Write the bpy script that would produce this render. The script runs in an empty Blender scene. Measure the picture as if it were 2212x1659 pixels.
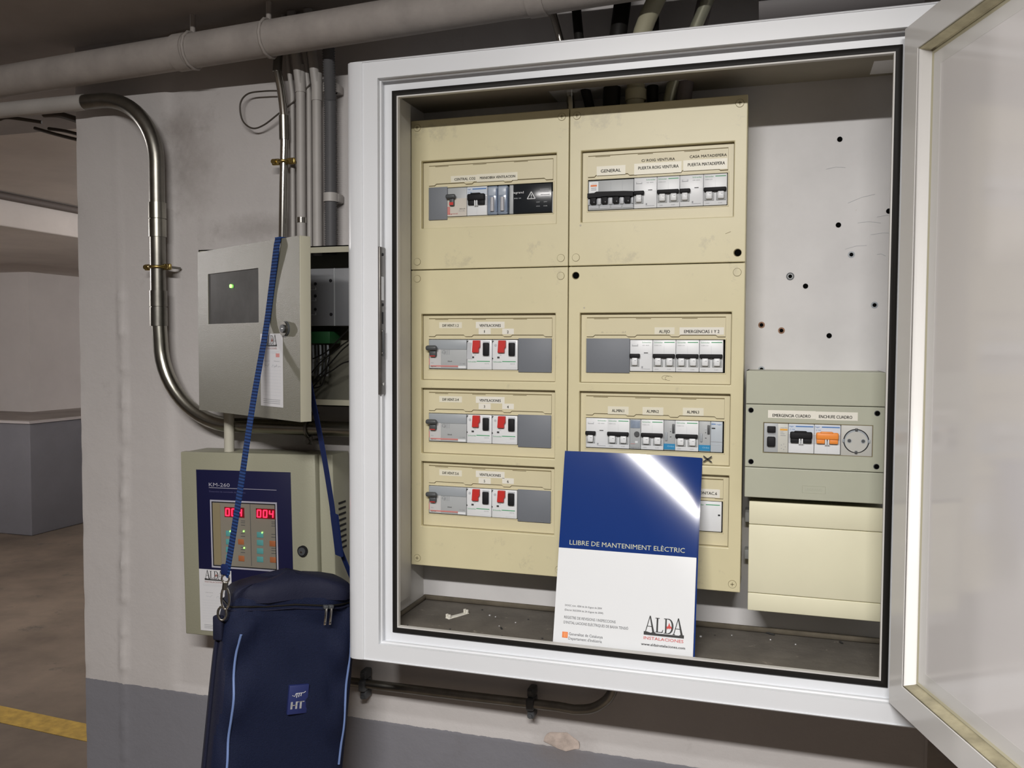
import bpy, bmesh, math, random
import numpy as np
from mathutils import Vector, Matrix

# ------------------------------------------------------------------ camera, world, lights, exposure
S = bpy.context.scene
COL = S.collection
FPX = 1860.0                                    # focal length in pixels of the 2212 wide frame
YAW, PITCH, ROLL = .3011, .0434, .0046
CAM = np.array([.5933, -1.4533, 1.70])
def _basis():
    f = np.array([-math.sin(YAW)*math.cos(PITCH), math.cos(YAW)*math.cos(PITCH), -math.sin(PITCH)])
    r = np.array([math.cos(YAW), math.sin(YAW), 0.]); u = np.cross(r, f)
    c, s = math.cos(ROLL), math.sin(ROLL)
    return np.array([c*r+s*u, -s*r+c*u, f])
BM_ = _basis()
cd = bpy.data.cameras.new('camera'); cam = bpy.data.objects.new('camera', cd); COL.objects.link(cam)
cd.sensor_width = 36; cd.lens = 36*FPX/2212; cd.clip_start = .01; cd.clip_end = 60
m3 = Matrix(((BM_[0][0], BM_[1][0], -BM_[2][0]), (BM_[0][1], BM_[1][1], -BM_[2][1]), (BM_[0][2], BM_[1][2], -BM_[2][2])))
cam.matrix_world = Matrix.Translation(Vector(CAM)) @ m3.to_4x4()
S.camera = cam
w = bpy.data.worlds.new('world'); S.world = w; w.use_nodes = True
bg = w.node_tree.nodes['Background']; bg.inputs[0].default_value = (.9, .88, .9, 1); bg.inputs[1].default_value = .035
S.view_settings.view_transform = 'Standard'; S.view_settings.look = 'None'
S.view_settings.gamma = 1; S.view_settings.use_curve_mapping = False
S.view_settings.exposure = 0.0
S.cycles.max_bounces = 8; S.cycles.sample_clamp_indirect = 4
def area(name, loc, sx, sy, power, col=(1, .97, .94), rot=(0, 0, 0)):
    l = bpy.data.lights.new(name, 'AREA'); l.shape = 'RECTANGLE'; l.size = sx; l.size_y = sy; l.energy = power; l.color = col
    o = bpy.data.objects.new(name, l); o.location = loc; o.rotation_euler = rot; COL.objects.link(o); return o
LAMP = (.40, -2.02, 2.55)
area('ceiling_tube_light', (LAMP[0], LAMP[1], LAMP[2]-.052), 1.15, .10, 78, rot=(math.radians(5), 0, 0))
def bulb(name, loc, power, col=(1, .95, .93)):
    l = bpy.data.lights.new(name, 'POINT'); l.energy = power; l.color = col; l.shadow_soft_size = .10
    o = bpy.data.objects.new(name, l); o.location = loc; COL.objects.link(o); return o
bulb('garage_fill_light', (-2.0, 3.9, 2.30), 80)  # unseen lamp behind the wall, added to light the far pillar and beams
bulb('garage_fill_light_near', (-5.6, .9, 2.25), 150)  # unseen lamp added so the pillar front is the bright side
bulb('garage_fill_light_far', (-4.6, 8.5, 2.22), 60)  # unseen lamp added to brighten the far garage

# ------------------------------------------------------------------ measuring helpers
def ray(px, py): return BM_.T @ np.array([(px-1106)/FPX, -(py-829.5)/FPX, 1.])
def P(px, py, Y):
    d = ray(px, py); return Vector(CAM+d*(Y-CAM[1])/d[1])
def PZ(px, py, Z):
    d = ray(px, py); return Vector(CAM+d*(Z-CAM[2])/d[2])
def PL(px, py, mat):                            # local (x, z) of a pixel on the y=0 plane of a thing's frame
    mi = mat.inverted(); o = mi @ Vector(CAM); d = mi.to_3x3() @ Vector(ray(px, py))
    q = o - d*(o.y/d.y); return q.x, q.z

# ------------------------------------------------------------------ materials
MATS = {}
def mat(name, col, rough=.5, metal=0., var=0., vscale=8., bump=0., bscale=60., emit=0., spec=.5, col2=None, coat=0., alpha=1., trans=0., dirt=None):
    if name in MATS: return MATS[name]
    m = bpy.data.materials.new(name); m.use_nodes = True; nt = m.node_tree; b = nt.nodes['Principled BSDF']
    b.inputs['Base Color'].default_value = (*col, 1); b.inputs['Roughness'].default_value = rough
    b.inputs['Metallic'].default_value = metal; b.inputs['Specular IOR Level'].default_value = spec
    b.inputs['Coat Weight'].default_value = coat; b.inputs['Coat Roughness'].default_value = .08
    if trans: b.inputs['Transmission Weight'].default_value = trans
    if alpha < 1: b.inputs['Alpha'].default_value = alpha
    if emit: b.inputs['Emission Color'].default_value = (*col, 1); b.inputs['Emission Strength'].default_value = emit
    tc = nt.nodes.new('ShaderNodeTexCoord')
    def noise(sc, det=5, rg=.6):
        n = nt.nodes.new('ShaderNodeTexNoise'); n.inputs['Scale'].default_value = sc; n.inputs['Detail'].default_value = det
        n.inputs['Roughness'].default_value = rg; nt.links.new(tc.outputs['Object'], n.inputs['Vector']); return n
    if var or col2:
        n = noise(vscale); r = nt.nodes.new('ShaderNodeValToRGB'); r.color_ramp.elements[0].position = .33; r.color_ramp.elements[1].position = .68
        c2 = col2 or tuple(c*(1-var) for c in col)
        r.color_ramp.elements[0].color = (*c2, 1); r.color_ramp.elements[1].color = (*col, 1)
        nt.links.new(n.outputs['Fac'], r.inputs['Fac']); out = r.outputs['Color']
        if dirt:
            n2 = noise(dirt[1], 8, .7); r2 = nt.nodes.new('ShaderNodeValToRGB'); r2.color_ramp.elements[0].position = dirt[2]; r2.color_ramp.elements[1].position = dirt[2]+.08
            mx = nt.nodes.new('ShaderNodeMix'); mx.data_type = 'RGBA'; mx.inputs[7].default_value = (*dirt[0], 1)
            nt.links.new(n2.outputs['Fac'], r2.inputs['Fac']); nt.links.new(r2.outputs['Color'], mx.inputs[0]); nt.links.new(out, mx.inputs[6]); out = mx.outputs[2]
        nt.links.new(out, b.inputs['Base Color'])
    if bump:
        n = noise(bscale, 4); bp = nt.nodes.new('ShaderNodeBump'); bp.inputs['Strength'].default_value = bump; bp.inputs['Distance'].default_value = .002
        nt.links.new(n.outputs['Fac'], bp.inputs['Height']); nt.links.new(bp.outputs['Normal'], b.inputs['Normal'])
    MATS[name] = m; return m

def wall_material(name, band_z, lo, hi, dirt=True):
    m = bpy.data.materials.new(name); m.use_nodes = True; nt = m.node_tree; N = nt.nodes; L = nt.links; b = N['Principled BSDF']
    b.inputs['Roughness'].default_value = .62
    tc = N.new('ShaderNodeTexCoord'); sp = N.new('ShaderNodeSeparateXYZ'); L.new(tc.outputs['Object'], sp.inputs[0])
    def noise(sc, det=6, rg=.6):
        n = N.new('ShaderNodeTexNoise'); n.inputs['Scale'].default_value = sc; n.inputs['Detail'].default_value = det; n.inputs['Roughness'].default_value = rg
        L.new(tc.outputs['Object'], n.inputs['Vector']); return n
    n1 = noise(70, 3); mm = N.new('ShaderNodeMath'); mm.operation = 'MULTIPLY_ADD'; mm.inputs[1].default_value = .006; L.new(n1.outputs['Fac'], mm.inputs[0]); L.new(sp.outputs['Z'], mm.inputs[2])
    gt = N.new('ShaderNodeMath'); gt.operation = 'GREATER_THAN'; gt.inputs[1].default_value = band_z+.003; L.new(mm.outputs[0], gt.inputs[0])
    def ramp(c0, c1, n, p0=.35, p1=.65):
        r = N.new('ShaderNodeValToRGB'); r.color_ramp.elements[0].position = p0; r.color_ramp.elements[1].position = p1
        r.color_ramp.elements[0].color = (*c0, 1); r.color_ramp.elements[1].color = (*c1, 1); L.new(n.outputs['Fac'], r.inputs['Fac']); return r.outputs['Color']
    n2 = noise(3.5); up = ramp(tuple(c*.93 for c in hi), hi, n2); dn = ramp(tuple(c*.92 for c in lo), lo, n2)
    mx = N.new('ShaderNodeMix'); mx.data_type = 'RGBA'; L.new(gt.outputs[0], mx.inputs[0]); L.new(dn, mx.inputs[6]); L.new(up, mx.inputs[7]); out = mx.outputs[2]
    # scuffs: soft dirty smudges with a shape of their own
    n3 = noise(9, 9, .75); d = N.new('ShaderNodeValToRGB'); d.color_ramp.elements[0].position = .60; d.color_ramp.elements[1].position = .78
    d.color_ramp.elements[1].color = (.35, .35, .35, 1); d.color_ramp.elements[0].color = (0, 0, 0, 1)
    L.new(n3.outputs['Fac'], d.inputs['Fac']); mx2 = N.new('ShaderNodeMix'); mx2.data_type = 'RGBA'; mx2.inputs[7].default_value = (.16, .14, .13, 1)
    L.new(d.outputs['Color'], mx2.inputs[0]); L.new(out, mx2.inputs[6]); L.new(mx2.outputs[2], b.inputs['Base Color'])
    if dirt:
        for (gx, gz, sx, sz, sc) in ((-.535, 2.07, .10, .16, 30), (-.36, 1.925, .16, .045, 40), (-.56, 2.13, .06, .05, 50), (.24, .985, .09, .05, 30)):
            sb = N.new('ShaderNodeVectorMath'); sb.operation = 'SUBTRACT'; sb.inputs[1].default_value = (gx, 0, gz); L.new(tc.outputs['Object'], sb.inputs[0])
            ml = N.new('ShaderNodeVectorMath'); ml.operation = 'MULTIPLY'; ml.inputs[1].default_value = (1/sx, 0, 1/sz); L.new(sb.outputs[0], ml.inputs[0])
            ln = N.new('ShaderNodeVectorMath'); ln.operation = 'LENGTH'; L.new(ml.outputs[0], ln.inputs[0])
            nn = noise(sc, 8, .7); ad = N.new('ShaderNodeMath'); ad.operation = 'MULTIPLY_ADD'; ad.inputs[1].default_value = -1.0; L.new(ln.outputs['Value'], ad.inputs[0]); L.new(nn.outputs['Fac'], ad.inputs[2])
            rr = N.new('ShaderNodeMapRange'); rr.inputs['From Min'].default_value = -.30; rr.inputs['From Max'].default_value = .35; rr.inputs['To Max'].default_value = .42; L.new(ad.outputs[0], rr.inputs['Value'])
            m3_ = N.new('ShaderNodeMix'); m3_.data_type = 'RGBA'; m3_.inputs[7].default_value = (.20, .17, .155, 1); L.new(rr.outputs[0], m3_.inputs[0])
            src = b.inputs['Base Color'].links[0].from_socket; L.new(src, m3_.inputs[6]); L.new(m3_.outputs[2], b.inputs['Base Color'])
    n4 = noise(28, 8, .65); bp = N.new('ShaderNodeBump'); bp.inputs['Strength'].default_value = .35; bp.inputs['Distance'].default_value = .004
    L.new(n4.outputs['Fac'], bp.inputs['Height']); L.new(bp.outputs['Normal'], b.inputs['Normal'])
    return m

WHITE = mat('white_lacquer', (.75, .77, .80), .28, var=.03, vscale=5)
WHITE2 = mat('white_coated_aluminium', (.80, .82, .86), .3, var=.02)
RUBBER = mat('black_rubber', (.012, .011, .010), .55, spec=.2)
LINER = mat('grey_white_sheet', (.60, .59, .57), .45, var=.08, vscale=6)
BACK = mat('back_plate_paint', (.66, .65, .65), .5, var=.10, vscale=9, dirt=((.45, .40, .33), 14, .66))
CFLOOR = mat('dusty_cabinet_floor', (.15, .135, .115), .9, var=.35, vscale=14, bump=.5, bscale=90, dirt=((.28, .25, .21), 55, .62))
CREAM = mat('aged_cream_plastic', (.68, .62, .40), .38, var=.06, vscale=7, dirt=((.56, .51, .34), 18, .60))
CREAM2 = mat('cream_flap', (.67, .61, .41), .4, var=.04, vscale=10)
CREAM3 = mat('pale_cream_plastic', (.80, .77, .575), .38, var=.05, vscale=6)
GREYBOX = mat('grey_green_plastic', (.44, .45, .36), .45, var=.05, vscale=9)
GROOVE = mat('dark_groove', (.05, .04, .02), .8)
HOLE = mat('black_hole', (.004, .004, .004), .9, spec=.0)
OLIVEG = mat('olive_groove', (.20, .165, .085), .8)  # olive for painted gap shade, edge lines and scratches
SEAL = mat('grimy_seal', (.13, .11, .08), .9, var=.4, vscale=30)
BLANK = mat('slate_grey_plastic', (.17, .185, .21), .55)
BLACK = mat('black_plastic', (.014, .014, .016), .6, spec=.2)
DARK = mat('dark_grey_plastic', (.07, .075, .08), .45)
MWHITE = mat('white_module', (.76, .78, .80), .35)
MGREY = mat('light_grey_module', (.42, .44, .45), .4)
MGREY2 = mat('mid_grey_module', (.34, .37, .40), .4)
MSHADE = mat('grey_module_detail', (.52, .54, .57), .4)
INK = mat('black_print', (.03, .03, .03), .6)
INKG = mat('grey_print', (.30, .31, .33), .6)
FAINT = mat('faded_print', (.50, .46, .35), .6)
GREEN = mat('green_print', (.03, .32, .12), .5)
BLUEP = mat('blue_print', (.05, .17, .45), .5)
CYANB = mat('blue_module_band', (.02, .24, .48), .45)
RED = mat('red_button', (.55, .03, .025), .4)
PINK = mat('faded_red_print', (.60, .22, .20), .5)
ORANGE = mat('orange_toggle', (.85, .28, .05), .4)
ORANGEP = mat('orange_print', (.80, .20, .04), .5)
TAPE = mat('white_label_tape', (.76, .73, .60), .35)
TAPEW = mat('white_label_tape_fresh', (.80, .78, .70), .3)
PAPER = mat('white_paper', (.66, .66, .68), .6)
STEEL = mat('galvanised_steel', (.42, .41, .36), .28, metal=1, var=.25, vscale=20)
STEEL2 = mat('dull_galvanised_steel', (.30, .29, .26), .36, metal=1, var=.3, vscale=25)
CHROME = mat('polished_metal', (.65, .64, .60), .15, metal=1)
BRASS = mat('brass_clip', (.50, .38, .14), .3, metal=1)
PAINTPIPE = mat('painted_pipe', (.40, .365, .34), .7, var=.22, vscale=16, bump=.4, bscale=30)
PAINTW = mat('painted_conduit', (.44, .42, .40), .5, var=.1, vscale=20)
CORR = mat('grey_corrugated_plastic', (.10, .10, .105), .5, spec=.2)
STRIKE = mat('worn_steel_plate', (.20, .19, .18), .4, metal=.8, var=.3, vscale=40)
BOXG = mat('beige_hammered_paint', (.19, .185, .148), .34, var=.05, vscale=6, bump=.22, bscale=650)
BOXK = mat('beige_enclosure_paint', (.34, .335, .25), .42, var=.04, vscale=6, bump=.15, bscale=300)
BOXE = mat('beige_edge', (.40, .385, .30), .4)
DARKIN = mat('dark_box_inside', (.10, .098, .08), .6)
DEVICE = mat('grey_device_plate', (.15, .155, .165), .4)
NAVY = mat('navy_face_plate', (.010, .011, .050), .35)
SILVERL = mat('silver_line', (.42, .42, .50), .4)
SCREEN = mat('grey_panel_window', (.25, .23, .19), .3, var=.05)
SMOKE = mat('smoked_window', (.12, .12, .12), .12, var=.25, vscale=20, coat=.4)
TEAL = mat('teal_key', (.10, .34, .34), .5)
BROWNK = mat('orange_brown_key', (.38, .13, .05), .5)
LEDR = mat('red_led', (1, .015, .05), .4, emit=3.2)
LEDRB = mat('red_led_backing', (.16, .01, .015), .3)
LEDG = mat('green_led', (.25, 1, .12), .4, emit=3.0)
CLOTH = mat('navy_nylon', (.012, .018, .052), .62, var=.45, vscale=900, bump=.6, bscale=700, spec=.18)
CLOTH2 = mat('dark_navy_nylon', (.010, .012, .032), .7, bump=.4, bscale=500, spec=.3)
PIPING = mat('light_blue_piping', (.16, .24, .48), .5)
PATCH = mat('navy_logo_patch', (.02, .03, .13), .5)
STRAPC = mat('blue_webbing', (.018, .050, .17), .75, spec=.15)
DSTRAP = mat('navy_webbing', (.010, .020, .085), .75, spec=.15)
BCOVER = mat('glossy_blue_cover', (.010, .038, .19), .12, coat=.4, spec=.5)
BWHITE = mat('glossy_white_cover', (.78, .80, .82), .3)
BTITLE = mat('pale_title_print', (.55, .56, .40), .5)
SEAGREEN = mat('green_terminal', (.015, .10, .03), .5)
WIRE = mat('dark_wire', (.06, .05, .04), .5)
PLASTER = mat('raw_plaster', (.62, .52, .46), .9, var=.4, vscale=40, bump=.8, bscale=60)
YELLOW = mat('worn_yellow_paint', (.55, .36, .07), .7, var=.4, vscale=18)

# ------------------------------------------------------------------ mesh builder
_txt = {}
def text_mesh(s):
    if s not in _txt:
        c = bpy.data.curves.new('t', 'FONT'); c.body = s; c.resolution_u = 2
        o = bpy.data.objects.new('t', c); COL.objects.link(o)
        dg = bpy.context.evaluated_depsgraph_get(); me = o.evaluated_get(dg).to_mesh()
        vs = [(v.co.x, v.co.y) for v in me.vertices]; fs = [tuple(p.vertices) for p in me.polygons]
        o.evaluated_get(dg).to_mesh_clear(); bpy.data.objects.remove(o); bpy.data.curves.remove(c)
        _txt[s] = (vs, fs)
    return _txt[s]

class MB:
    def __init__(s): s.v = []; s.f = []; s.mi = []; s.mats = []; s.sm = []
    def mid(s, m):
        if m not in s.mats: s.mats.append(m)
        return s.mats.index(m)
    def add(s, vs, fs, m, smooth=False):
        k = len(s.v); i = s.mid(m); s.v += [tuple(v) for v in vs]
        for f in fs: s.f.append(tuple(k+a for a in f)); s.mi.append(i); s.sm.append(smooth)
    def box(s, x0, x1, y0, y1, z0, z1, m, bev=0., seg=2):
        if x0 > x1: x0, x1 = x1, x0
        if y0 > y1: y0, y1 = y1, y0
        if z0 > z1: z0, z1 = z1, z0
        if bev <= 0:
            vs = [(x, y, z) for x in (x0, x1) for y in (y0, y1) for z in (z0, z1)]
            s.add(vs, [(0, 1, 3, 2), (4, 6, 7, 5), (0, 4, 5, 1), (2, 3, 7, 6), (0, 2, 6, 4), (1, 5, 7, 3)], m); return
        b = bmesh.new(); bmesh.ops.create_cube(b, size=1)
        for v in b.verts: v.co = ((x0+x1)/2+v.co.x*(x1-x0), (y0+y1)/2+v.co.y*(y1-y0), (z0+z1)/2+v.co.z*(z1-z0))
        bev = min(bev, (x1-x0)*.49, (y1-y0)*.49, (z1-z0)*.49)
        bmesh.ops.bevel(b, geom=b.edges[:], offset=bev, segments=seg, affect='EDGES', profile=.5)
        s.bm(b, m, True)
    def bm(s, b, m, smooth=False, M=None):
        b.verts.ensure_lookup_table(); b.verts.index_update()
        s.add([(M @ v.co if M else v.co) for v in b.verts], [tuple(v.index for v in f.verts) for f in b.faces], m, smooth); b.free()
    def prism(s, pts, y0, y1, m):                 # polygon in x,z extruded along y (y0 is the front)
        a = sum(p[0]*q[1]-q[0]*p[1] for p, q in zip(pts, pts[1:]+pts[:1]))
        if a < 0: pts = pts[::-1]
        n = len(pts); vs = [(x, y0, z) for x, z in pts]+[(x, y1, z) for x, z in pts]
        fs = [tuple(range(n)), tuple(range(2*n-1, n-1, -1))]+[(i, i+n, (i+1) % n+n, (i+1) % n) for i in range(n)]
        s.add(vs, fs, m)
    def disc(s, x, z, r, y0, y1, m, n=20, r2=None):
        s.cyl((x, y1, z), (x, y0, z), r, m, n, r2)
    def cyl(s, a, b, r, m, n=20, r2=None, caps=True):
        s.tube([a, b], r if r2 is None else [r, r2], m, n, caps=caps)
    def tube(s, pts, r, m, n=14, caps=True, closed=False):
        pts = [Vector(p) for p in pts]; k = len(pts); rr = r if isinstance(r, (list, tuple)) else [r]*k
        T = []
        for i in range(k):
            if closed: t = pts[(i+1) % k]-pts[i-1]
            else: t = pts[min(i+1, k-1)]-pts[max(i-1, 0)]
            T.append(t.normalized())
        up = Vector((0, 0, 1)) if abs(T[0].z) < .9 else Vector((1, 0, 0))
        u = T[0].cross(up).normalized(); vs = []
        for i in range(k):
            u = (u-T[i]*u.dot(T[i])).normalized(); v = T[i].cross(u)
            for j in range(n):
                a = 2*math.pi*j/n; vs.append(pts[i]+(u*math.cos(a)+v*math.sin(a))*rr[i])
        fs = []
        for i in range(k if closed else k-1):
            for j in range(n):
                a, b = i*n+j, i*n+(j+1) % n; c = ((i+1) % k)*n; fs.append((a, b, c+(j+1) % n, c+j))
        s.add(vs, fs, m, True)
        if caps and not closed:
            s.add(vs[:n], [tuple(range(n-1, -1, -1))], m); s.add(vs[-n:], [tuple(range(n))], m)
    def text(s, t, x, z, y, h, m, wid=None, bold=0.):   # centred at x,z; cap height h; optional total width
        vs, fs = text_mesh(t)
        if not vs: return
        xs = [a for a, _ in vs]; zs = [b for _, b in vs]; x0, x1 = min(xs), max(xs); z0, z1 = min(zs), max(zs)
        kz = h/.70; kx = (wid/(x1-x0)) if wid else kz; cz = .35
        for dx in ([0] if not bold else [-bold, 0, bold]):
            s.add([(x+dx+(a-(x0+x1)/2)*kx, y, z+(b-cz)*kz) for a, b in vs], fs, m)
    def sweep_rect(s, X0, X1, Z0, Z1, prof, m, smooth=False, closed=True):
        # prof: (ox, oz, y) outward offsets from the rectangle, mitred at the corners
        n = len(prof); vs = []
        for cx, cz in ((-1, -1), (1, -1), (1, 1), (-1, 1)):
            for ox, oz, y in prof: vs.append(((X0-ox) if cx < 0 else (X1+ox), y, (Z0-oz) if cz < 0 else (Z1+oz)))
        fs = []
        for c in range(4):
            d = (c+1) % 4
            for i in range(n if closed else n-1):
                j = (i+1) % n; fs.append((c*n+i, d*n+i, d*n+j, c*n+j))
        s.add(vs, fs, m, smooth)
    def plate(s, x0, x1, z0, z1, yf, yb, holes, m):
        xs = sorted({x0, x1, *[h[0] for h in holes], *[h[1] for h in holes]}); zs = sorted({z0, z1, *[h[2] for h in holes], *[h[3] for h in holes]})
        def solid(i, j):
            if i < 0 or j < 0 or i >= len(xs)-1 or j >= len(zs)-1: return False
            cx, cz = (xs[i]+xs[i+1])/2, (zs[j]+zs[j+1])/2
            return not any(h[0] < cx < h[1] and h[2] < cz < h[3] for h in holes)
        vid = {}; vs = []; fs = []
        def V(i, j, y):
            k = (i, j, y)
            if k not in vid: vid[k] = len(vs); vs.append((xs[i], y, zs[j]))
            return vid[k]
        for i in range(len(xs)-1):
            for j in range(len(zs)-1):
                if not solid(i, j): continue
                fs.append((V(i, j, yf), V(i+1, j, yf), V(i+1, j+1, yf), V(i, j+1, yf)))
                fs.append((V(i, j, yb), V(i, j+1, yb), V(i+1, j+1, yb), V(i+1, j, yb)))
                if not solid(i-1, j): fs.append((V(i, j, yf), V(i, j+1, yf), V(i, j+1, yb), V(i, j, yb)))
                if not solid(i+1, j): fs.append((V(i+1, j, yf), V(i+1, j, yb), V(i+1, j+1, yb), V(i+1, j+1, yf)))
                if not solid(i, j-1): fs.append((V(i, j, yf), V(i, j, yb), V(i+1, j, yb), V(i+1, j, yf)))
                if not solid(i, j+1): fs.append((V(i, j+1, yf), V(i+1, j+1, yf), V(i+1, j+1, yb), V(i, j+1, yb)))
        s.add(vs, fs, m)
    def build(s, name, parent=None, world=False, bevel=0., fix=False, sub=0, **props):
        me = bpy.data.meshes.new(name); vs = s.v
        if world and parent is not None:
            Mi = chain(parent).inverted(); vs = [tuple(Mi @ Vector(v)) for v in vs]
        me.from_pydata(vs, [], s.f); me.polygons.foreach_set('material_index', s.mi); me.polygons.foreach_set('use_smooth', s.sm)
        for m in s.mats: me.materials.append(m)
        me.update()
        if fix:
            b = bmesh.new(); b.from_mesh(me); bmesh.ops.remove_doubles(b, verts=b.verts, dist=1e-6); bmesh.ops.recalc_face_normals(b, faces=b.faces); b.to_mesh(me); b.free()
        o = bpy.data.objects.new(name, me); COL.objects.link(o)
        if parent is not None: o.parent = parent
        if bevel:
            mo = o.modifiers.new('bevel', 'BEVEL'); mo.width = bevel; mo.segments = 2; mo.limit_method = 'ANGLE'; mo.angle_limit = math.radians(40)
        if sub:
            mo = o.modifiers.new('sub', 'SUBSURF'); mo.levels = sub; mo.render_levels = sub
        for k, v in props.items(): o[k] = v
        return o
def chain(o):
    M = Matrix.LocRotScale(o.location, o.rotation_euler, None)
    return chain(o.parent) @ M if o.parent else M
def thing(name, label, cat, loc=(0, 0, 0), rot=(0, 0, 0), group=None):
    o = bpy.data.objects.new(name, None); COL.objects.link(o); o.empty_display_size = .02
    o.location = loc; o.rotation_euler = rot; o['label'] = label; o['category'] = cat
    if group: o['group'] = group
    return o
def tag(o, label, cat, group=None):
    o['label'] = label; o['category'] = cat
    if group: o['group'] = group
    return o
def smooth_path(pts, n=8, closed=False):
    pts = [Vector(p) for p in pts]; k = len(pts); out = []
    for i in range(k if closed else k-1):
        g = (lambda j: pts[j % k]) if closed else (lambda j: pts[min(max(j, 0), k-1)])
        a, b, c, d = g(i-1), g(i), g(i+1), g(i+2)
        for t in range(n):
            t /= n; out.append(.5*((2*b)+(c-a)*t+(2*a-5*b+4*c-d)*t*t+(3*b-a-3*c+d)*t**3))
    if not closed: out.append(pts[-1])
    return out
def bend(a, c, b, r, n=10):
    # straight run a->c->b with the corner c rounded at radius r
    a, b, c = Vector(a), Vector(b), Vector(c); d1 = (a-c).normalized(); d2 = (b-c).normalized()
    p, q = c+d1*r, c+d2*r; out = [p]
    ctr = c+(d1+d2)*r
    for i in range(1, n):
        t = i/n*math.pi/2; out.append(ctr-d2*r*math.cos(t)-d1*r*math.sin(t))
    out.append(q); return out

# ------------------------------------------------------------------ the garage shell
def structure(o): o['kind'] = 'structure'; return o
SOF = 2.312; CEIL = 2.62
WALLM = wall_material('painted_plaster_wall', .992, (.215, .215, .24), (.545, .52, .51))
FARM = wall_material('painted_garage_concrete', 1.02, (.20, .20, .225), (.52, .49, .48), False)
def wall_relief(x, z):
    rnd = math.sin(z*37)*.4+math.sin(z*91+1)*.35+math.sin(z*171+2)*.25
    y = 0.
    xr = -.700+.006*math.sin(z*5)
    amp = .0055*(1+rnd)+.0015*math.sin(z*260+x*900) if z < 1.83 else .0012
    if z < .995: amp *= .5
    y -= max(0, amp)*math.exp(-((x-xr)/.0065)**2)
    y += .006/(1+math.exp(-(x+.575+.004*math.sin(z*9))/.004)) if z > 1.0 else 0   # faint step where the pillar meets the wall
    if -.508 < x < -.262 and 1.86 < z < 1.957: y -= .0015
    d = math.hypot((x+.545)/.05, (z-2.08)/.11)
    if d < 1: y -= (1-d)*.006*(.5+.5*math.sin(x*240)*math.sin(z*170))
    if x < -.797: y += .0015*max(0, math.sin(z*23)*math.sin(z*61))*(-.797-x)/.008
    return y
def build_wall():
    b = MB(); X0, X1, Z1 = -.805, .825, 2.64
    nx, nz = 200, 300; vs = []
    for j in range(nz+1):
        for i in range(nx+1):
            x = X0+(X1-X0)*i/nx; z = Z1*j/nz; vs.append((x, wall_relief(x, z), z))
    fs = [(j*(nx+1)+i, j*(nx+1)+i+1, (j+1)*(nx+1)+i+1, (j+1)*(nx+1)+i) for j in range(nz) for i in range(nx)]
    b.add(vs, fs, WALLM, True)
    b.box(X0, X1, .02, .32, 0, Z1, WALLM)
    for xx in (X0, X1): b.box(xx-.0001 if xx < 0 else xx-.004, xx+.004 if xx < 0 else xx+.0001, .004, .03, 0, Z1, WALLM)
    return structure(b.build('wall_back'))
build_wall()
b = MB()                                            # patch of bare plaster low on the wall
random.seed(4); cx, cz = P(1214, 1600, 0).x, P(1214, 1600, 0).z
pts = [(cx+(.027+.008*random.random())*math.cos(a/14*6.283)*1.1, cz+(.012+.006*random.random())*math.sin(a/14*6.283)-.10*(math.cos(a/14*6.283)*.027)) for a in range(14)]
b.prism(pts, -.0015, .001, PLASTER)
structure(b.build('trim_1'))
FLOORM = mat('worn_garage_floor', (.21, .165, .125), .75, var=.45, vscale=2.2, bump=.3, bscale=25, dirt=((.10, .085, .07), 4, .60))
b = MB(); b.box(-12, 5, -6, 14, -.1, 0, FLOORM); structure(b.build('floor'))
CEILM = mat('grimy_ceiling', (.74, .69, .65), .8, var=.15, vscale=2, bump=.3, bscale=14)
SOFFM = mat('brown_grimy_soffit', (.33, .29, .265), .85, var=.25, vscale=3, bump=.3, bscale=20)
b = MB(); b.box(-12, 5, -6, 14, CEIL, CEIL+.1, CEILM); structure(b.build('ceiling'))
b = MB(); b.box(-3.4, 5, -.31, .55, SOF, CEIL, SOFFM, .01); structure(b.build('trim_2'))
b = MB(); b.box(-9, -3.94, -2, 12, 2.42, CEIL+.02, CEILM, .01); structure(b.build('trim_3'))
# low plinth wall and pillar at the far left
LEDGE = mat('white_ledge_edge', (.62, .58, .58), .6)
b = MB(); b.box(-11.8, -5.716, 4.516, 11, 0, 1.0, FARM, .01); b.box(-11.8, -5.70, 4.50, 11, 1.0, 1.02, LEDGE); b.box(-11.8, -5.75, 4.55, 11, 1.019, 1.024, SOFFM); structure(b.build('wall_low'))
b = MB(); b.box(-8.2, -6.55, 5.33, 6.2, 1.02, 2.5, mat('pillar_paint', (.70, .66, .64), .65, var=.08, vscale=3)); structure(b.build('wall_pillar'))
b = MB(); b.box(-12, 5, 11, 11.2, 0, CEIL, FARM); structure(b.build('wall_far'))
b = MB(); b.box(-12, -11.8, -6, 11, 0, CEIL, FARM); structure(b.build('wall_left'))
b = MB(); b.box(4.8, 5, -6, 11, 0, CEIL, FARM); structure(b.build('wall_right'))
b = MB(); b.box(-12, 5, -6, -5.8, 0, CEIL, FARM); structure(b.build('wall_front'))
b = MB(); b.box(-12, .0, 2.0, 2.1, 0, .001, YELLOW)
for o in (b,): pass
p0, p1 = PZ(0, 1525, 0), PZ(200, 1567, 0); q0, q1 = PZ(0, 1557, 0), PZ(200, 1606, 0)
b = MB(); d = (p1-p0).normalized(); nrm = Vector((d.y, -d.x, 0)); a0 = p0-d*4; a1 = p1+d*1.2
b.add([a0, a1, a1+nrm*.13, a0+nrm*.13, *[v+Vector((0, 0, .002)) for v in (a0, a1, a1+nrm*.13, a0+nrm*.13)]],
      [(4, 7, 6, 5), (0, 4, 5, 1), (1, 5, 6, 2), (2, 6, 7, 3), (3, 7, 4, 0)], YELLOW); structure(b.build('trim_4'))

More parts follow.
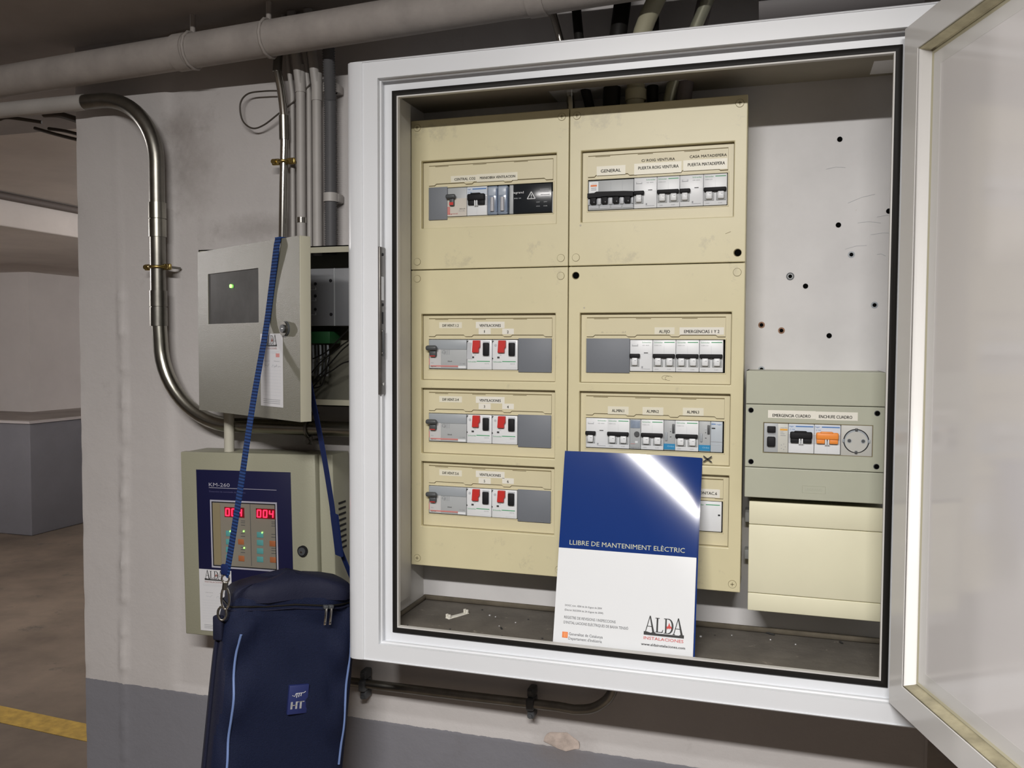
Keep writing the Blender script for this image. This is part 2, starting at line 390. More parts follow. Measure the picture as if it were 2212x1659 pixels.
# lamp fixtures; those after the first are unseen, added to light the garage
def fixture(name, label, loc, along_x):
    t = thing(name, label, 'lamp', loc)
    b = MB(); L_, W_ = (.62, .075) if along_x else (.075, .62); b.box(-L_, L_, -W_, W_, 0, .05, WHITE, .008); b.build('housing', t)
    b = MB()
    for k in (-.03, .03):
        if along_x: b.cyl((-.58, k, -.016), (.58, k, -.016), .013, mat('lamp_tube', (1, .97, .94), .4, emit=1.5))
        else: b.cyl((k, -.58, -.016), (k, .58, -.016), .013, MATS['lamp_tube'])
    b.build('tube', t); return t
fixture('ceiling_lamp', 'white twin tube ceiling lamp above the photographer', (LAMP[0], LAMP[1], LAMP[2]+.02), True)
fixture('ceiling_lamp', 'added unseen tube lamp under the garage ceiling near the yellow line', (-2.0, 3.9, 2.50), False)
fixture('ceiling_lamp', 'added unseen tube lamp under the wide beam left of the picture', (-5.6, .9, 2.37), False)
fixture('ceiling_lamp', 'added unseen tube lamp under the garage ceiling near the low wall', (-4.6, 8.5, 2.37), False)

# ------------------------------------------------------------------ pipes and conduits
def one(name, label, cat, b, group=None, **k): return tag(b.build(name, **k), label, cat, group)
t = thing('ceiling_pipe', 'thick grey painted pipe running under the ceiling above the cabinets', 'pipe', (-.9, -.05, 2.24))
A_, B_ = Vector((-2.6, .06, 2.222)), Vector((.95, -.17, 2.262))
b = MB(); b.cyl(A_, B_, .031, PAINTPIPE, 24); b.build('pipe', t, world=True)
D_ = (B_-A_).normalized()
for px in (365, 1135):
    c = A_+D_*((P(px, 100, -.12).x-A_.x)/D_.x) if px < 500 else A_+D_*((.22-A_.x)/D_.x)
    b = MB(); b.cyl(c-D_*.014, c+D_*.014, .0335, PAINTPIPE, 24); b.build('joint_collar', t, world=True)
for px in (385, 560):
    X = P(px, 60, -.12).x; c = A_+D_*((X-A_.x)/D_.x)
    b = MB(); b.cyl(c+Vector((0, 0, .02)), (c.x, c.y, SOF), .005, PAINTPIPE, 8); b.tube([c+Vector((0, .033*math.cos(a/12*6.283), .033*math.sin(a/12*6.283))) for a in range(12)], .003, PAINTPIPE, 6, closed=True); b.build('hanger', t, world=True)

R = .0148; Y1 = -.034
t = thing('steel_conduit', 'thick steel conduit bending down the pillar and under the beige box', 'conduit', (-.578, Y1, 1.9))
b = MB(); hz = 2.187
top = bend((-3, Y1, hz), (-.578, Y1, hz), (-.578, Y1, 1.7), .13, 14)
b.tube([(-2.9, Y1, hz), (-.85, Y1, hz), (-.75, Y1, hz)], R+.001, PAINTW, 18); b.build('painted_run', t, world=True)
b = MB(); b.tube([(-.76, Y1, hz)]+top+[(-.578, Y1, 1.75)], R, STEEL2, 20); b.build('upper_bend', t, world=True)
lo = bend((-.578, Y1, 1.9), (-.572, Y1, 1.5465), (-.1, Y1, 1.5465), .16, 14)
b = MB(); b.tube([(-.578, Y1, 1.76)]+lo+[(-.0845, Y1, 1.5465)], R-.0006, STEEL, 20); b.build('lower_bend', t, world=True)
for y0, y1 in ((438, 472), (474, 512), (628, 662), (664, 704)):
    z0, z1 = P(345, y0, Y1).z, P(345, y1, Y1).z
    b = MB(); b.cyl((-.578, Y1, z1), (-.578, Y1, z0), R+.0018, STEEL if y0 < 600 else STEEL2, 20); b.build('coupling', t, world=True)
def clamp(name, lab, c, r, axis, group='pipe clamps', m=BRASS):
    t = thing(name, lab, 'clamp', c, group=group); b = MB()
    if axis == 'z':
        b.tube([(r*1.12*math.cos(a), r*1.12*math.sin(a)*-1, 0) for a in np.linspace(0, 2*math.pi, 20)[:-1]], .003, m, 8, closed=True); b.build('ring', t)
        for s in (-1, 1):
            b = MB(); b.box(s*r, s*(r+.016), -.003, .003, -.006, .006, m, .002); b.cyl((s*(r+.01), 0, 0), (s*(r+.01), -.008, 0), .0045, m, 10); b.cyl((s*(r+.01), 0, 0), (s*(r+.01), -c[1], 0), .0025, STEEL2, 8); b.build('lug', t)
    else:
        b.tube([(0, r*1.12*math.cos(a), r*1.12*math.sin(a)) for a in np.linspace(0, 2*math.pi, 20)[:-1]], .0032, m, 8, closed=True); b.build('ring', t)
        for s in (-1, 1):
            b = MB(); b.box(-.006, .006, -.003, .003, s*r, s*(r+.016), m, .002); b.cyl((0, 0, s*(r+.01)), (0, -.008, s*(r+.01)), .0045, m, 10); b.cyl((0, 0, s*(r+.01)), (0, -c[1], s*(r+.01)), .0025, m, 8); b.build('lug', t)
clamp('pipe_clamp', 'brass clamp on the thick conduit beside the pillar edge', (-.578, Y1, P(345, 577, Y1).z), R, 'z')
clamp('pipe_clamp', 'dark clamp on the horizontal steel conduit behind the bag strap', (P(668, 925, Y1).x, Y1, 1.5465), R, 'x', m=STEEL2)

t = thing('slim_conduit', 'slim shiny steel conduit dropping to the open beige box', 'conduit', (-.298, -.03, 2.0))
pts = [P(604, 60, -.03), P(599, 150, -.03), P(607, 195, -.03), P(613, 250, -.03), P(614, 300, -.03), P(612, 400, -.03), P(610, 530, -.03)]
b = MB(); b.tube(smooth_path(pts[1:], 6), .0076, CHROME, 16); b.build('tube', t, world=True)
b = MB(); b.tube([P(604, 60, -.03), P(601, 110, -.03), P(599, 155, -.03)], .0085, STEEL2, 14); b.build('upper_sleeve', t, world=True)
q0, q1 = P(613, 250, -.03), P(614, 302, -.03); b = MB(); b.cyl(q0, q1, .0092, STEEL, 16); b.build('coupling', t, world=True)
clamp('pipe_clamp', 'brass clamp on the slim shiny conduit above the open box', tuple(P(613, 349, -.03)), .0085, 'z')

G = 'painted conduits beside the white cabinet'
for px, r, y, n in ((632, .0045, -.012, 'thinnest painted conduit, next to the slim shiny one'), (650, .0085, -.020, 'painted conduit with a chipped lower end, left of the pair'),
                    (668, .005, -.0085, 'thin painted conduit set back between two wider ones'), (685, .0088, -.020, 'widest painted conduit beside the corrugated hose')):
    x = P(px, 300, y).x; t = thing('painted_conduit', n, 'conduit', (x, y, 1.87), group=G)
    b = MB(); b.tube([(x, y, 1.868), (x, y, 2.17), (x-.004, y-.01, 2.24), (x-.006, y-.02, SOF)], r, PAINTW, 14); b.build('tube', t, world=True)
    if r > .007:
        z = P(px, 200 if px < 660 else 218, y).z; b = MB(); b.cyl((x, y, z), (x, y, z+.05), r+.0012, PAINTW, 14); b.build('sleeve', t, world=True)
        if px < 660:
            z = P(px, 477, y).z; b = MB(); b.cyl((x, y, z-.004), (x, y, z+.006), r+.0006, CHROME, 14); b.build('chip', t, world=True)
t = thing('corrugated_hose', 'dark grey corrugated hose beside the white cabinet edge', 'hose', (-.204, -.022, 1.87))
pts = []; rr = []; zz = 1.868
while zz < 2.28:
    x = P(714, 300, -.022).x+(0 if zz < 2.15 else (zz-2.15)*.18); pts.append((x, -.022-(0 if zz < 2.15 else (zz-2.15)*.4), zz)); rr.append(.0118 if len(pts) % 2 else .0096); zz += .0020
b = MB(); b.tube(pts, rr, CORR, 16); b.build('hose', t, world=True)
for py in (190, 427):
    z = P(714, py, -.022).z; x = pts[0][0]
    tt = thing('hose_clip', 'white plastic clip round the corrugated hose, '+('near the ceiling pipe' if py < 300 else 'lower one above the open box'), 'clip', (x, -.022, z), group='hose clips')
    b = MB(); b.cyl((x, -.022, z-.008), (x, -.022, z+.008), .0135, PAINTW, 18); b.box(x-.013, x+.014, -.02, 0.002, z-.008, z+.008, PAINTW, .002); b.build('band', tt, world=True)

b = MB(); lp = [P(608, 196, -.018), P(570, 197, -.018), P(535, 203, -.016), P(519, 225, -.015), P(524, 260, -.015), P(545, 277, -.016), P(570, 270, -.017), P(605, 243, -.018), P(640, 215, -.016), P(672, 180, -.014)]
b.tube(smooth_path(lp, 6), .0016, WIRE, 8); one('wire_loop', 'thin dark wire looped on the wall beside the slim conduit', 'wire', b)
for k, pl in enumerate(([P(0, 258, .35), P(20, 254, .35), P(90, 264, .38)], [P(95, 247, .35), P(130, 248, .35), P(175, 262, .35)], [P(75, 277, .4), P(120, 290, .4), P(180, 305, .4)], [P(105, 278, .42), P(140, 283, .42), P(180, 293, .42)])):
    b = MB(); b.tube(smooth_path(pl, 5), .008 if k == 1 else .0045, WIRE, 8)
    one('ceiling_cable', ['dark cable sagging below the painted conduit at the left picture edge', 'thickest dark cable behind the top of the pillar', 'lowest dark cable behind the top of the pillar', 'thin dark cable just above the lowest one behind the pillar'][k], 'cable', b, 'dark cables behind the pillar')
b = MB(); b.cyl((-3.90, -2, 2.595), (-3.90, 10.9, 2.595), .022, mat('dull_brown_pipe', (.12, .10, .09), .7), 10); one('far_conduit', 'straight dark conduit along the beam in the garage behind', 'conduit', b)

# conduit under the cabinet
b = MB(); zc = P(1000, 1503, -.02).z
b.tube([(-.30, -.020, P(786, 1478, -.02).z+.0), (.05, -.02, zc), (.235, -.02, P(1200, 1527, -.02).z+.001)]+smooth_path([P(1240, 1533, -.02), P(1275, 1531, -.02), P(1300, 1520, -.02), P(1318, 1502, -.02), P(1330, 1470, -.02), P(1332, 1430, -.02)], 5), .0085, STEEL2, 14)
one('lower_conduit', 'dark steel conduit under the white cabinet turning up behind it', 'conduit', b)
for px, py, l in ((786, 1479, 'dark clamp on the lower conduit nearest the bag'), (1147, 1519, 'dark clamp on the lower conduit near its bend')):
    p = P(px, py, -.02); tt = thing('conduit_clip', l, 'clamp', tuple(p), group='clamps under the cabinet')
    b = MB(); b.box(-.007, .007, -.012, .0215, -.011, .011, DARK, .004); b.build('saddle', tt)
    for s in (-1, 1): b = MB(); b.box(-.0065, .0065, -.004, .0215, s*.010, s*.027, DARK, .003); b.cyl((0, -.004, s*.021), (0, -.008, s*.021), .004, DARK, 10); b.build('lug', tt)

# pipes entering the cabinet through its roof
def roofpipe(name, label, pts, r, m, cat='conduit', collar=None):
    t = thing(name, label, cat, pts[0], group='tubes through the cabinet roof'); b = MB(); b.tube(smooth_path(pts, 6), r, m, 16); b.build('tube', t, world=True)
    if collar:
        b = MB(); b.cyl((pts[1][0], pts[1][1], collar[0]), (pts[1][0], pts[1][1], collar[1]), r+.0025, m, 16); b.build('collar', t, world=True)
def up(px, y, z0=2.02): x = P(px, 205, y).x; return x
x = up(1232, -.045); roofpipe('roof_conduit', 'slim shiny conduit above the seam of the cream boards', [(x, -.045, 2.02), (x, -.045, 2.12), (x-.02, -.05, 2.22), (x-.05, -.06, SOF)], .0065, CHROME)
x = up(1272, -.05); roofpipe('roof_hose', 'dark bent hose just right of the seam of the cream boards', [(x+.02, -.05, 2.02), (x+.0, -.05, 2.10), (x-.01, -.055, 2.15), (x-.03, -.04, SOF)], .008, RUBBER)
x = up(1322, -.055); roofpipe('roof_hose', 'dark bundle of hoses left of the wide cream pipe', [(x, -.055, 2.02), (x, -.055, 2.12), (x+.01, -.06, 2.2), (x+.02, -.04, SOF)], .014, RUBBER)
x = up(1373, -.06); roofpipe('roof_pipe', 'wide cream pipe entering the cabinet behind the right board', [(x, -.058, 2.02), (x, -.058, 2.12), (x+.012, -.07, 2.2), (x+.07, -.11, 2.29)], .0145, mat('cream_pipe', (.36, .34, .24), .35), 'pipe', (2.095, 2.112))
x = up(1410, -.045); roofpipe('roof_hose', 'black hose squeezed beside the wide cream pipe', [(x, -.045, 2.02), (x, -.045, 2.12), (x, -.05, SOF)], .009, RUBBER)
x = up(1440, -.052); roofpipe('roof_conduit', 'slanted grey green conduit right of the wide cream pipe', [(x-.004, -.052, 2.02), (x+.008, -.055, 2.11), (x+.05, -.08, 2.2), (x+.10, -.11, 2.29)], .0095, mat('greenish_conduit', (.33, .33, .25), .3, metal=.5))
x = up(1472, -.06); roofpipe('roof_conduit', 'matt grey conduit rightmost in the roof opening', [(x, -.05, 2.02), (x+.004, -.05, 2.11), (x+.02, -.055, 2.18), (x+.05, -.05, SOF)], .0125, mat('matt_grey_conduit', (.15, .13, .13), .6))
b = MB(); b.tube([P(1640, 20, -.06), P(1800, 0, -.06), P(1990, -30, -.05)], .03, mat('dim_grey_duct', (.16, .15, .15), .6), 18); one('grey_duct', 'dim grey duct above the right end of the white cabinet', 'duct', b)

# ------------------------------------------------------------------ the white cabinet
LX0, LX1, LZ0, LZ1 = -.0183, .7589, 1.2176, 2.1208
cab = thing('white_cabinet', 'large white framed wall cabinet with its glossy door swung open', 'cabinet', (.366, -.1, 1.19))
b = MB()
prof = [(0, 0, -.205), (.0260, .0260, -.2050), (.0262, .0261, -.2065), (.0285, .0270, -.2065), (.0290, .0280, -.2050), (.040, .029, -.2040), (.050, .030, -.2005), (.057, .0305, -.1945), (.0615, .031, -.186), (.064, .0313, -.177), (.0649, .0315, -.165), (.0649, .0315, -.002),
        (.0085, -.001, -.002), (.0085, -.001, -.1800), (-.016, -.016, -.1800), (-.016, -.016, -.183), (.0, .0, -.183), (.0, .0, -.1885), (-.0022, -.0022, -.1900), (-.0022, -.0022, -.1955), (.0, .0, -.197), (.0, .0, -.204)]
prof = [(a, c, y) for a, c, y in prof]
b.sweep_rect(LX0, LX1, LZ0, LZ1, prof, WHITE, False)
outer = b.build('outer_frame', cab, world=True, fix=True)
for p in outer.data.polygons: p.use_smooth = True
mo = outer.modifiers.new('es', 'EDGE_SPLIT'); mo.split_angle = math.radians(28)
for s, l in (('l', 0), ('b', 1)):
    pass
b = MB(); b.sweep_rect(LX0, LX1, LZ0, LZ1, [(-.0158, -.0158, -.1832), (-.0158, -.0158, -.1860), (-.0165, -.0165, -.1868), (-.0240, -.0240, -.1868), (-.0246, -.0246, -.186), (-.0246, -.0246, -.182)], RUBBER, True); b.build('gasket', cab, world=True, fix=True)
b = MB(); b.sweep_rect(LX0, LX1, LZ0, LZ1, [(-.0247, -.0247, -.1815), (-.0247, -.0247, -.1872), (-.0268, -.0268, -.1872), (-.0268, -.0268, -.1795)], LINER); b.build('inner_rim', cab, world=True, fix=True)
IX0, IX1, IZ0, IZ1 = -.0255, .7760, 1.2350, 2.1185
b = MB()
b.box(IX0-.001, IX0, -.18, -.003, IZ0, IZ1, LINER); b.box(IX1, IX1+.001, -.18, -.003, IZ0, IZ1, LINER)
roof = MB()
# roof with two cut-outs, drawn as strips
ROOF = mat('shaded_roof_sheet', (.36, .33, .27), .7, var=.15, vscale=9)  # sheet colour darkened to stand in for the shade under the roof
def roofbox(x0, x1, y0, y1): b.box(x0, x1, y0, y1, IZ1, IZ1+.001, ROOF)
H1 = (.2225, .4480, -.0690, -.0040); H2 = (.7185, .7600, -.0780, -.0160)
roofbox(IX0, IX1, -.18, -.078); roofbox(IX0, H1[0], -.078, -.003); roofbox(H1[0], H1[1], -.078, H1[2]); roofbox(H1[1], H2[0], -.078, -.003); roofbox(H2[1], IX1, -.078, -.003); roofbox(H2[0], H2[1], H2[3], -.003); b.box(H2[0]-.001, H2[1]+.001, H2[2]-.001, H2[3]+.001, IZ1-.0003, IZ1+.0012, mat('bright_opening_patch', (.9, .9, .92), .5))  # white patch stands in for light showing at the filled right cut-out
b.box(IX0, IX1, -.18, -.003, IZ0-.004, IZ0-.003, LINER)
b.sweep_rect(IX0+.012, IX1-.012, IZ0+.014, IZ1+.05, [(0, 0, -.004), (.012, .012, -.02), (.012, .012, -.16), (.010, .010, -.16), (.0, .0, -.02)], LINER) if False else None
b.box(-.0128, -.0105, -.179, -.094, 1.268, 2.108, LINER, .0008)
b.build('inner_liner', cab, world=True)
b = MB(); b.box(IX0, IX1, -.180, -.003, IZ0-.003, IZ0, CFLOOR)
for k in range(40):
    random.seed(k); x = random.uniform(0, .74); y = random.uniform(-.17, -.01); s = random.uniform(.0006, .0016); b.box(x-s, x+s, y-s, y+s, IZ0, IZ0+s, PAPER if k % 3 == 0 else (INK if k % 3 == 1 else CFLOOR))
b.build('cabinet_floor', cab, world=True)
b = MB(); b.box(IX0, IX1, -.009, -.001, IZ0, IZ0+.009, SEAL, .003); b.box(IX0, IX0+.007, -.18, -.002, IZ0, IZ0+.008, SEAL, .003); b.build('grimy_seal', cab, world=True)
b = MB(); b.box(IX0, IX1, -.0035, -.001, IZ0, IZ1, BACK)
RUST = mat('rust_ring', (.35, .20, .13), .8, var=.4, vscale=300)
for i, (px, py) in enumerate([(1814, 301), (1811, 486), (1920, 456), (1839, 550), (1707, 597), (1740, 618), (1889, 659), (1645, 702), (1688, 714), (1791, 725), (1645, 798), (1932, 265)]):
    p = P(px, py, -.0035); ring = {3: MGREY2, 4: MGREY2, 6: MGREY2, 10: MGREY2, 7: RUST, 8: RUST}.get(i)
    if ring: b.disc(p.x, p.z, .0052 if i != 4 else .0062, -.0040, -.0034, DARK if i == 4 else ring, 18); b.disc(p.x, p.z, .0042, -.0043, -.0034, MGREY if i == 4 else ring, 18)
    b.disc(p.x, p.z, .0030 if ring else .0040, -.0046, -.003, HOLE, 16)
random.seed(2)
for k in range(7):
    p = P(random.uniform(1780, 1900), random.uniform(360, 560), -.0036); q = p+Vector((random.uniform(.01, .05), 0, random.uniform(-.004, .012)))
    b.tube([p, (p+q)/2+Vector((0, 0, .002)), q], .00035, MSHADE, 5)
b.build('back_plate', cab, world=True)
# strike plate on the left rebate
xs = LX0-.0006
z0, z1 = P(824, 852, -.2).z, P(824, 533, -.2).z
b = MB(); b.box(xs-.001, xs+.0042, -.2040, -.1850, z0, z1, STRIKE, .0008)
for f0, f1, mm_ in ((.36, .52, CHROME), (.70, .82, PAINTW)): pass
zz = lambda f: z1-(z1-z0)*f
b.box(xs+.0040, xs+.0046, -.199, -.191, zz(.36), zz(.20), MWHITE); b.box(xs+.0040, xs+.0046, -.198, -.193, zz(.52), zz(.44), BLACK); b.box(xs+.004, xs+.0065, -.197, -.193, zz(.74), zz(.56), DARK, .001)
for f in (.05, .39, .57, .72, .93): b.cyl((xs+.0041, -.195, zz(f)), (xs+.0052, -.195, zz(f)), .0024, CHROME if f > .5 else BLACK, 10)
b.build('strike_plate', cab, world=True)
# the open door
th = math.atan2(.2966, .955)
DW, DH = .752, LZ1-LZ0-.006
door = bpy.data.objects.new('door', None); COL.objects.link(door); door.parent = cab; door.empty_display_size = .02
dM = Matrix.Translation((P(1938, 751, -.2075).x, -.2075, LZ0+.003)) @ Matrix.Rotation(-(math.pi/2-th), 4, 'Z')
dl = chain(cab).inverted() @ dM; door.location = dl.to_translation(); door.rotation_euler = dl.to_euler()
GLOSS = mat('glossy_white_door', (.74, .72, .72), .10, var=.03, vscale=4, spec=.5)
DFRAME = mat('white_door_profile', (.68, .67, .655), .16)
SEALY = mat('yellowed_sealant', (.50, .47, .34), .5)
b = MB(); b.sweep_rect(0.035, DW-.035, .035, DH-.035, [(.034, .034, .0), (.035, .035, .001), (.035, .035, .040), (-.03, -.03, .040), (-.03, -.03, .0165), (-.0060, -.0060, .0165), (-.0030, -.0030, .0040), (-.0030, -.0030, .0008), (-.0022, -.0022, .0)], DFRAME, True)
o = b.build('door_frame', door, fix=True); mo = o.modifiers.new('es', 'EDGE_SPLIT'); mo.split_angle = math.radians(35)
b = MB(); b.sweep_rect(.035, DW-.035, .035, DH-.035, [(-.0095, -.0095, .0165), (-.0080, -.0080, .0160), (-.0068, -.0068, .0140), (-.0052, -.0052, .0060), (-.0044, -.0044, .0028), (-.0031, -.0031, .0008), (-.0028, -.0028, .0050), (-.0055, -.0055, .0165)], mat('white_glazing_bead', (.93, .92, .90), .2), True); ol = b.mid(mat('yellowed_dirty_bead', (.40, .36, .24), .5, var=.4, vscale=30))
for q_ in range(len(b.f)):
    if (q_//8) % 2 == 0: b.mi[q_] = ol
b.build('glazing_bead', door, fix=True)
b = MB(); b.sweep_rect(.035, DW-.035, .035, DH-.035, [(-.0085, -.0085, .0166), (-.0092, -.0092, .0155), (-.0125, -.0125, .0164), (-.0125, -.0125, .0170)], SEALY, False); b.build('sealant_bead', door, fix=True)
b = MB(); b.box(.0445, DW-.0445, .0166, .030, .0445, DH-.0445, GLOSS); b.build('door_panel', door)

# ------------------------------------------------------------------ cream distribution boards
YF = -.083; REC = .009
def R4(x0, x1, z0, z1): return (x0, x1, z0, z1)
def flap_poly(x0, x1, z0, z1):
    n = 3; w = x1-x0; t = .0028; s = .003; pts = [(x0, z0)]
    edges = [.055, .30, .365, .615, .68, .94]
    cur = z0
    for i, e in enumerate(edges):
        x = x0+w*e
        nxt = z0+t if cur == z0 else z0
        pts += [(x-s/2, cur), (x+s/2, nxt)]; cur = nxt
    pts += [(x1, z0), (x1, z1), (x0, z1)]
    return pts
def window(cover, rec, op, flap_z, name='window_insert'):
    b = MB(); yr = YF+REC
    b.plate(rec[0], rec[1], rec[2], rec[3], yr, yr+.0025, [op], CREAM2)
    b.sweep_rect(op[0], op[1], op[2], op[3], [(0, 0, yr+.0005), (0, 0, yr-.001), (.0012, .0012, yr-.001), (.0018, .0018, yr)], CREAM2)
    o = b.build(name, cover, world=True)
    b = MB(); g = .0011
    pp = flap_poly(op[0], op[1], flap_z[0]-g, flap_z[1]+g*1.5); b.prism(pp, yr-.0006, yr, OLIVEG)  # olive outline paints the shade in the gap round the flap
    b.prism(flap_poly(op[0], op[1], flap_z[0], flap_z[1]), yr-.0019, yr, CREAM2)
    for f in (.11, .42, .75): b.box(op[0]+(op[1]-op[0])*f-.012, op[0]+(op[1]-op[0])*f+.012, yr-.0021, yr-.0019, flap_z[1]-.0013, flap_z[1]-.0004, OLIVEG)
    b.build('label_flap', cover, world=True)
    # black sheet stands in for the deep dark space behind the opening
    b = MB(); b.box(op[0], op[1], -.03, -.029, op[2]-.01, op[3]+.01, BLACK); b.build('dark_backing', cover, world=True)
    return yr-.0019
def tape(cover, y, x0, y0, x1, y1, texts, m=None, ink=INK, name='legend_tape'):
    # px rectangle on plane y; texts: (string, px_x0, px_x1, px_yc, height)
    a = P(x0, (y0+y1)/2, y); c = P(x1, (y0+y1)/2, y); zc = (P((x0+x1)/2, y0, y).z, P((x0+x1)/2, y1, y).z)
    b = MB()
    if m is not None: b.box(a.x, c.x, y-.0003, y, zc[1], zc[0], m)
    for s, t0, t1, yc, h in texts:
        p, q = P(t0, yc, y), P(t1, yc, y); b.text(s, (p.x+q.x)/2, (p.z+q.z)/2, y-.0006, h, ink, wid=q.x-p.x, bold=.00012)
    return b.build(name, cover, world=True)
def screw(cover, x, z, y, m, r=.0058, dot=True):
    b = MB(); b.disc(x, z, r+.0006, y-.0001, y+.001, OLIVEG, 20); b.disc(x, z, r, y-.0009, y+.001, m, 20)
    if dot: b.box(x-.0028, x+.0028, y-.0012, y-.0008, z-.0005, z+.0005, OLIVEG); b.box(x-.0005, x+.0005, y-.0012, y-.0008, z-.0028, z+.0028, OLIVEG)
    return b.build('screw', cover, world=True)
XA, XB, XC = -.0160, .2627, .5414; ZB, ZS, ZT = 1.319, 1.8306, 2.0842
colx = {'L': (XA, XB, .0035, .2415, .0148, .2341), 'R': (XB, XC, .2825, .5216, .2924, .5124)}
rows = {'U': (1.9010, 2.0150, 1.9195, 1.9697), 1: (1.642, 1.755, 1.6603, 1.7125), 2: (1.515, 1.628, 1.5348, 1.5850), 3: (1.388, 1.501, 1.4092, 1.4590)}
boards = {}
for side in 'LR':
    x0, x1, r0, r1, o0, o1 = colx[side]
    t = thing('distribution_board', {'L': 'cream distribution board on the left with the ventilation switches', 'R': 'cream distribution board on the right, partly behind the booklet'}[side], 'electrical panel', ((x0+x1)/2, -.02, ZB), group='cream distribution boards')
    boards[side] = t; g = .0007
    b = MB(); b.box(x0+.004, x1-.004, YF+.006, -.0036, ZB+.003, ZT-.003, CREAM); b2 = b
    # hollow casing: sides only so the breakers can stand inside
    b = MB()
    b.box(x0+.002, x0+.004, YF+.006, -.0036, ZB+.002, ZT-.002, CREAM); b.box(x1-.004, x1-.002, YF+.006, -.0036, ZB+.002, ZT-.002, CREAM)
    b.box(x0+.002, x1-.002, YF+.006, -.0036, ZT-.004, ZT-.002, CREAM); b.box(x0+.002, x1-.002, YF+.006, -.0036, ZB+.002, ZB+.004, CREAM)
    b.build('casing', t, world=True)
    for part, za, zb, rr_ in (('U', ZS+g, ZT, ['U']), ('D', ZB, ZS-g, [1, 2, 3])):
        holes = [(r0, r1, rows[k][0], rows[k][1]) for k in rr_]
        b = MB(); b.plate(x0+g, x1-g, za, zb, YF, YF+.0100, holes, CREAM)
        cov = b.build('cover', t, world=True, bevel=.0014); cov.modifiers['bevel'].segments = 3
        for k in rr_:
            ra, rb, oa, ob = rows[k]
            yl = window(cov, (r0, r1, ra, rb), (o0, o1, oa, ob), (ob+.0045, rb-.0085))
            b = MB(); b.sweep_rect(r0, r1, ra, rb, [(-.0009, -.0009, YF+REC-.0002), (-.0009, -.0009, YF+REC-.0008), (.0001, .0001, YF+REC-.0008)], OLIVEG); b.build('edge_line', cov, world=True)  # olive line drawn round the recess floor
        if part == 'U':
            for sx in (x0+.0125, x1-.0125): screw(cov, sx, ZT-.0125, YF, CREAM)
            for sx in (x0+.0125, x1-.0125):
                if side == 'R' and sx > .5: b = MB(); b.disc(sx, ZS+.0150, .0062, YF-.0004, YF+.001, OLIVEG); b.disc(sx+.0004, ZS+.0148, .0052, YF-.0007, YF+.001, HOLE); b.build('screw_hole', cov, world=True)
                else: screw(cov, sx, ZS+.0140, YF, CREAM, dot=False)
        else:
            for sx in (x0+.0125, x1-.0125): screw(cov, sx, ZB+.0125, YF, CREAM)
            for sx in (x0+.0125, x1-.0125):
                if side == 'R' and sx < .3: b = MB(); b.disc(sx, ZS-.0150, .0062, YF-.0004, YF+.001, OLIVEG); b.disc(sx+.0004, ZS-.0148, .0052, YF-.0007, YF+.001, HOLE); b.build('screw_hole', cov, world=True)
                else: screw(cov, sx, ZS-.0150, YF, CREAM, dot=False)
        boards[side+part] = cov
YT = YF+REC-.0019
c = boards['LU']; tape(c, YT, 974, 379, 1030, 393, [('CENTRAL CO2', 982, 1027, 386.5, .0042)], TAPE); tape(c, YT, 1030, 374, 1118, 391, [('MANIOBRA VENTILACION', 1037, 1113, 382.5, .0042)], TAPE)
c = boards['RU']
tape(c, YT, 1289, 358, 1351, 378, [('GENERAL', 1298, 1341, 368.5, .0050)], TAPE); tape(c, YT, 1370, 351, 1472, 375, [('PUERTA ROIG VENTURA', 1379, 1466, 361, .0048)], TAPE)
tape(c, YT, 1476, 344, 1571, 367, [('PUERTA MATADEPERA', 1486, 1566, 354, .0048)], TAPE)
tape(c, YT, 1380, 340, 1460, 350, [('C/ ROIG VENTURA', 1386, 1458, 345, .004)], None, FAINT, 'faded_legend'); tape(c, YT, 1480, 330, 1570, 341, [('CASA MATADEPERA', 1490, 1570, 336.5, .004)], None, FAINT, 'faded_legend')
c = boards['LD']
for k, y0, (n1, n2), s in ((1, 0, ('1', '2'), '1.2'), (2, 160, ('3', '4'), '3.4'), (3, 320, ('5', '6'), '5.6')):
    yo = {1: 0, 2: 160, 3: 319}[k]
    tape(c, YT, 949, 696+yo, 998, 709+yo, [('DIF.VENT.'+s, 956, 991, 703+yo, .0044)], TAPE)
    yo = {1: 0, 2: 162, 3: 323}[k]
    tape(c, YT, 1028, 695+yo, 1090, 709+yo, [('VENTILACIONES', 1036, 1082, 703+yo, .0044)], TAPEW)
    tape(c, YT, 1034, 709.5+yo, 1060, 722+yo, [(n1, 1045.5 if n1 != '1' else 1046.3, 1048 if n1 != '1' else 1047.4, 716+yo, .0044)], TAPEW); tape(c, YT, 1085, 710+yo, 1110, 722+yo, [(n2, 1095.5, 1099, 717+yo, .0044)], TAPEW)
c = boards['RD']
tape(c, YT, 1414, 707, 1457, 722, [('AL.FIJO', 1424, 1447, 716, .0048)], TAPE); tape(c, YT, 1468, 707, 1564, 723, [('EMERGENCIAS 1 Y 2', 1478, 1554, 716, .0048)], TAPEW)
for k, x in enumerate((1335, 1410, 1497)): tape(c, YT, x-22, 878+k*1.5, x+23, 895+k*1.5, [('AL.MIN.%d' % (k+1), x-13, x+13, 887+k*1.5, .0046)], TAPE)
tape(c, YT, 1490, 1056, 1555, 1074, [('CONTAC.6', 1505, 1549, 1065, .0046)], TAPEW)
tape(c, YF+REC, 1300, 1000, 1330, 1012, [], None, name='x') if False else None
b = MB(); p = P(1529, 991, YF+REC)
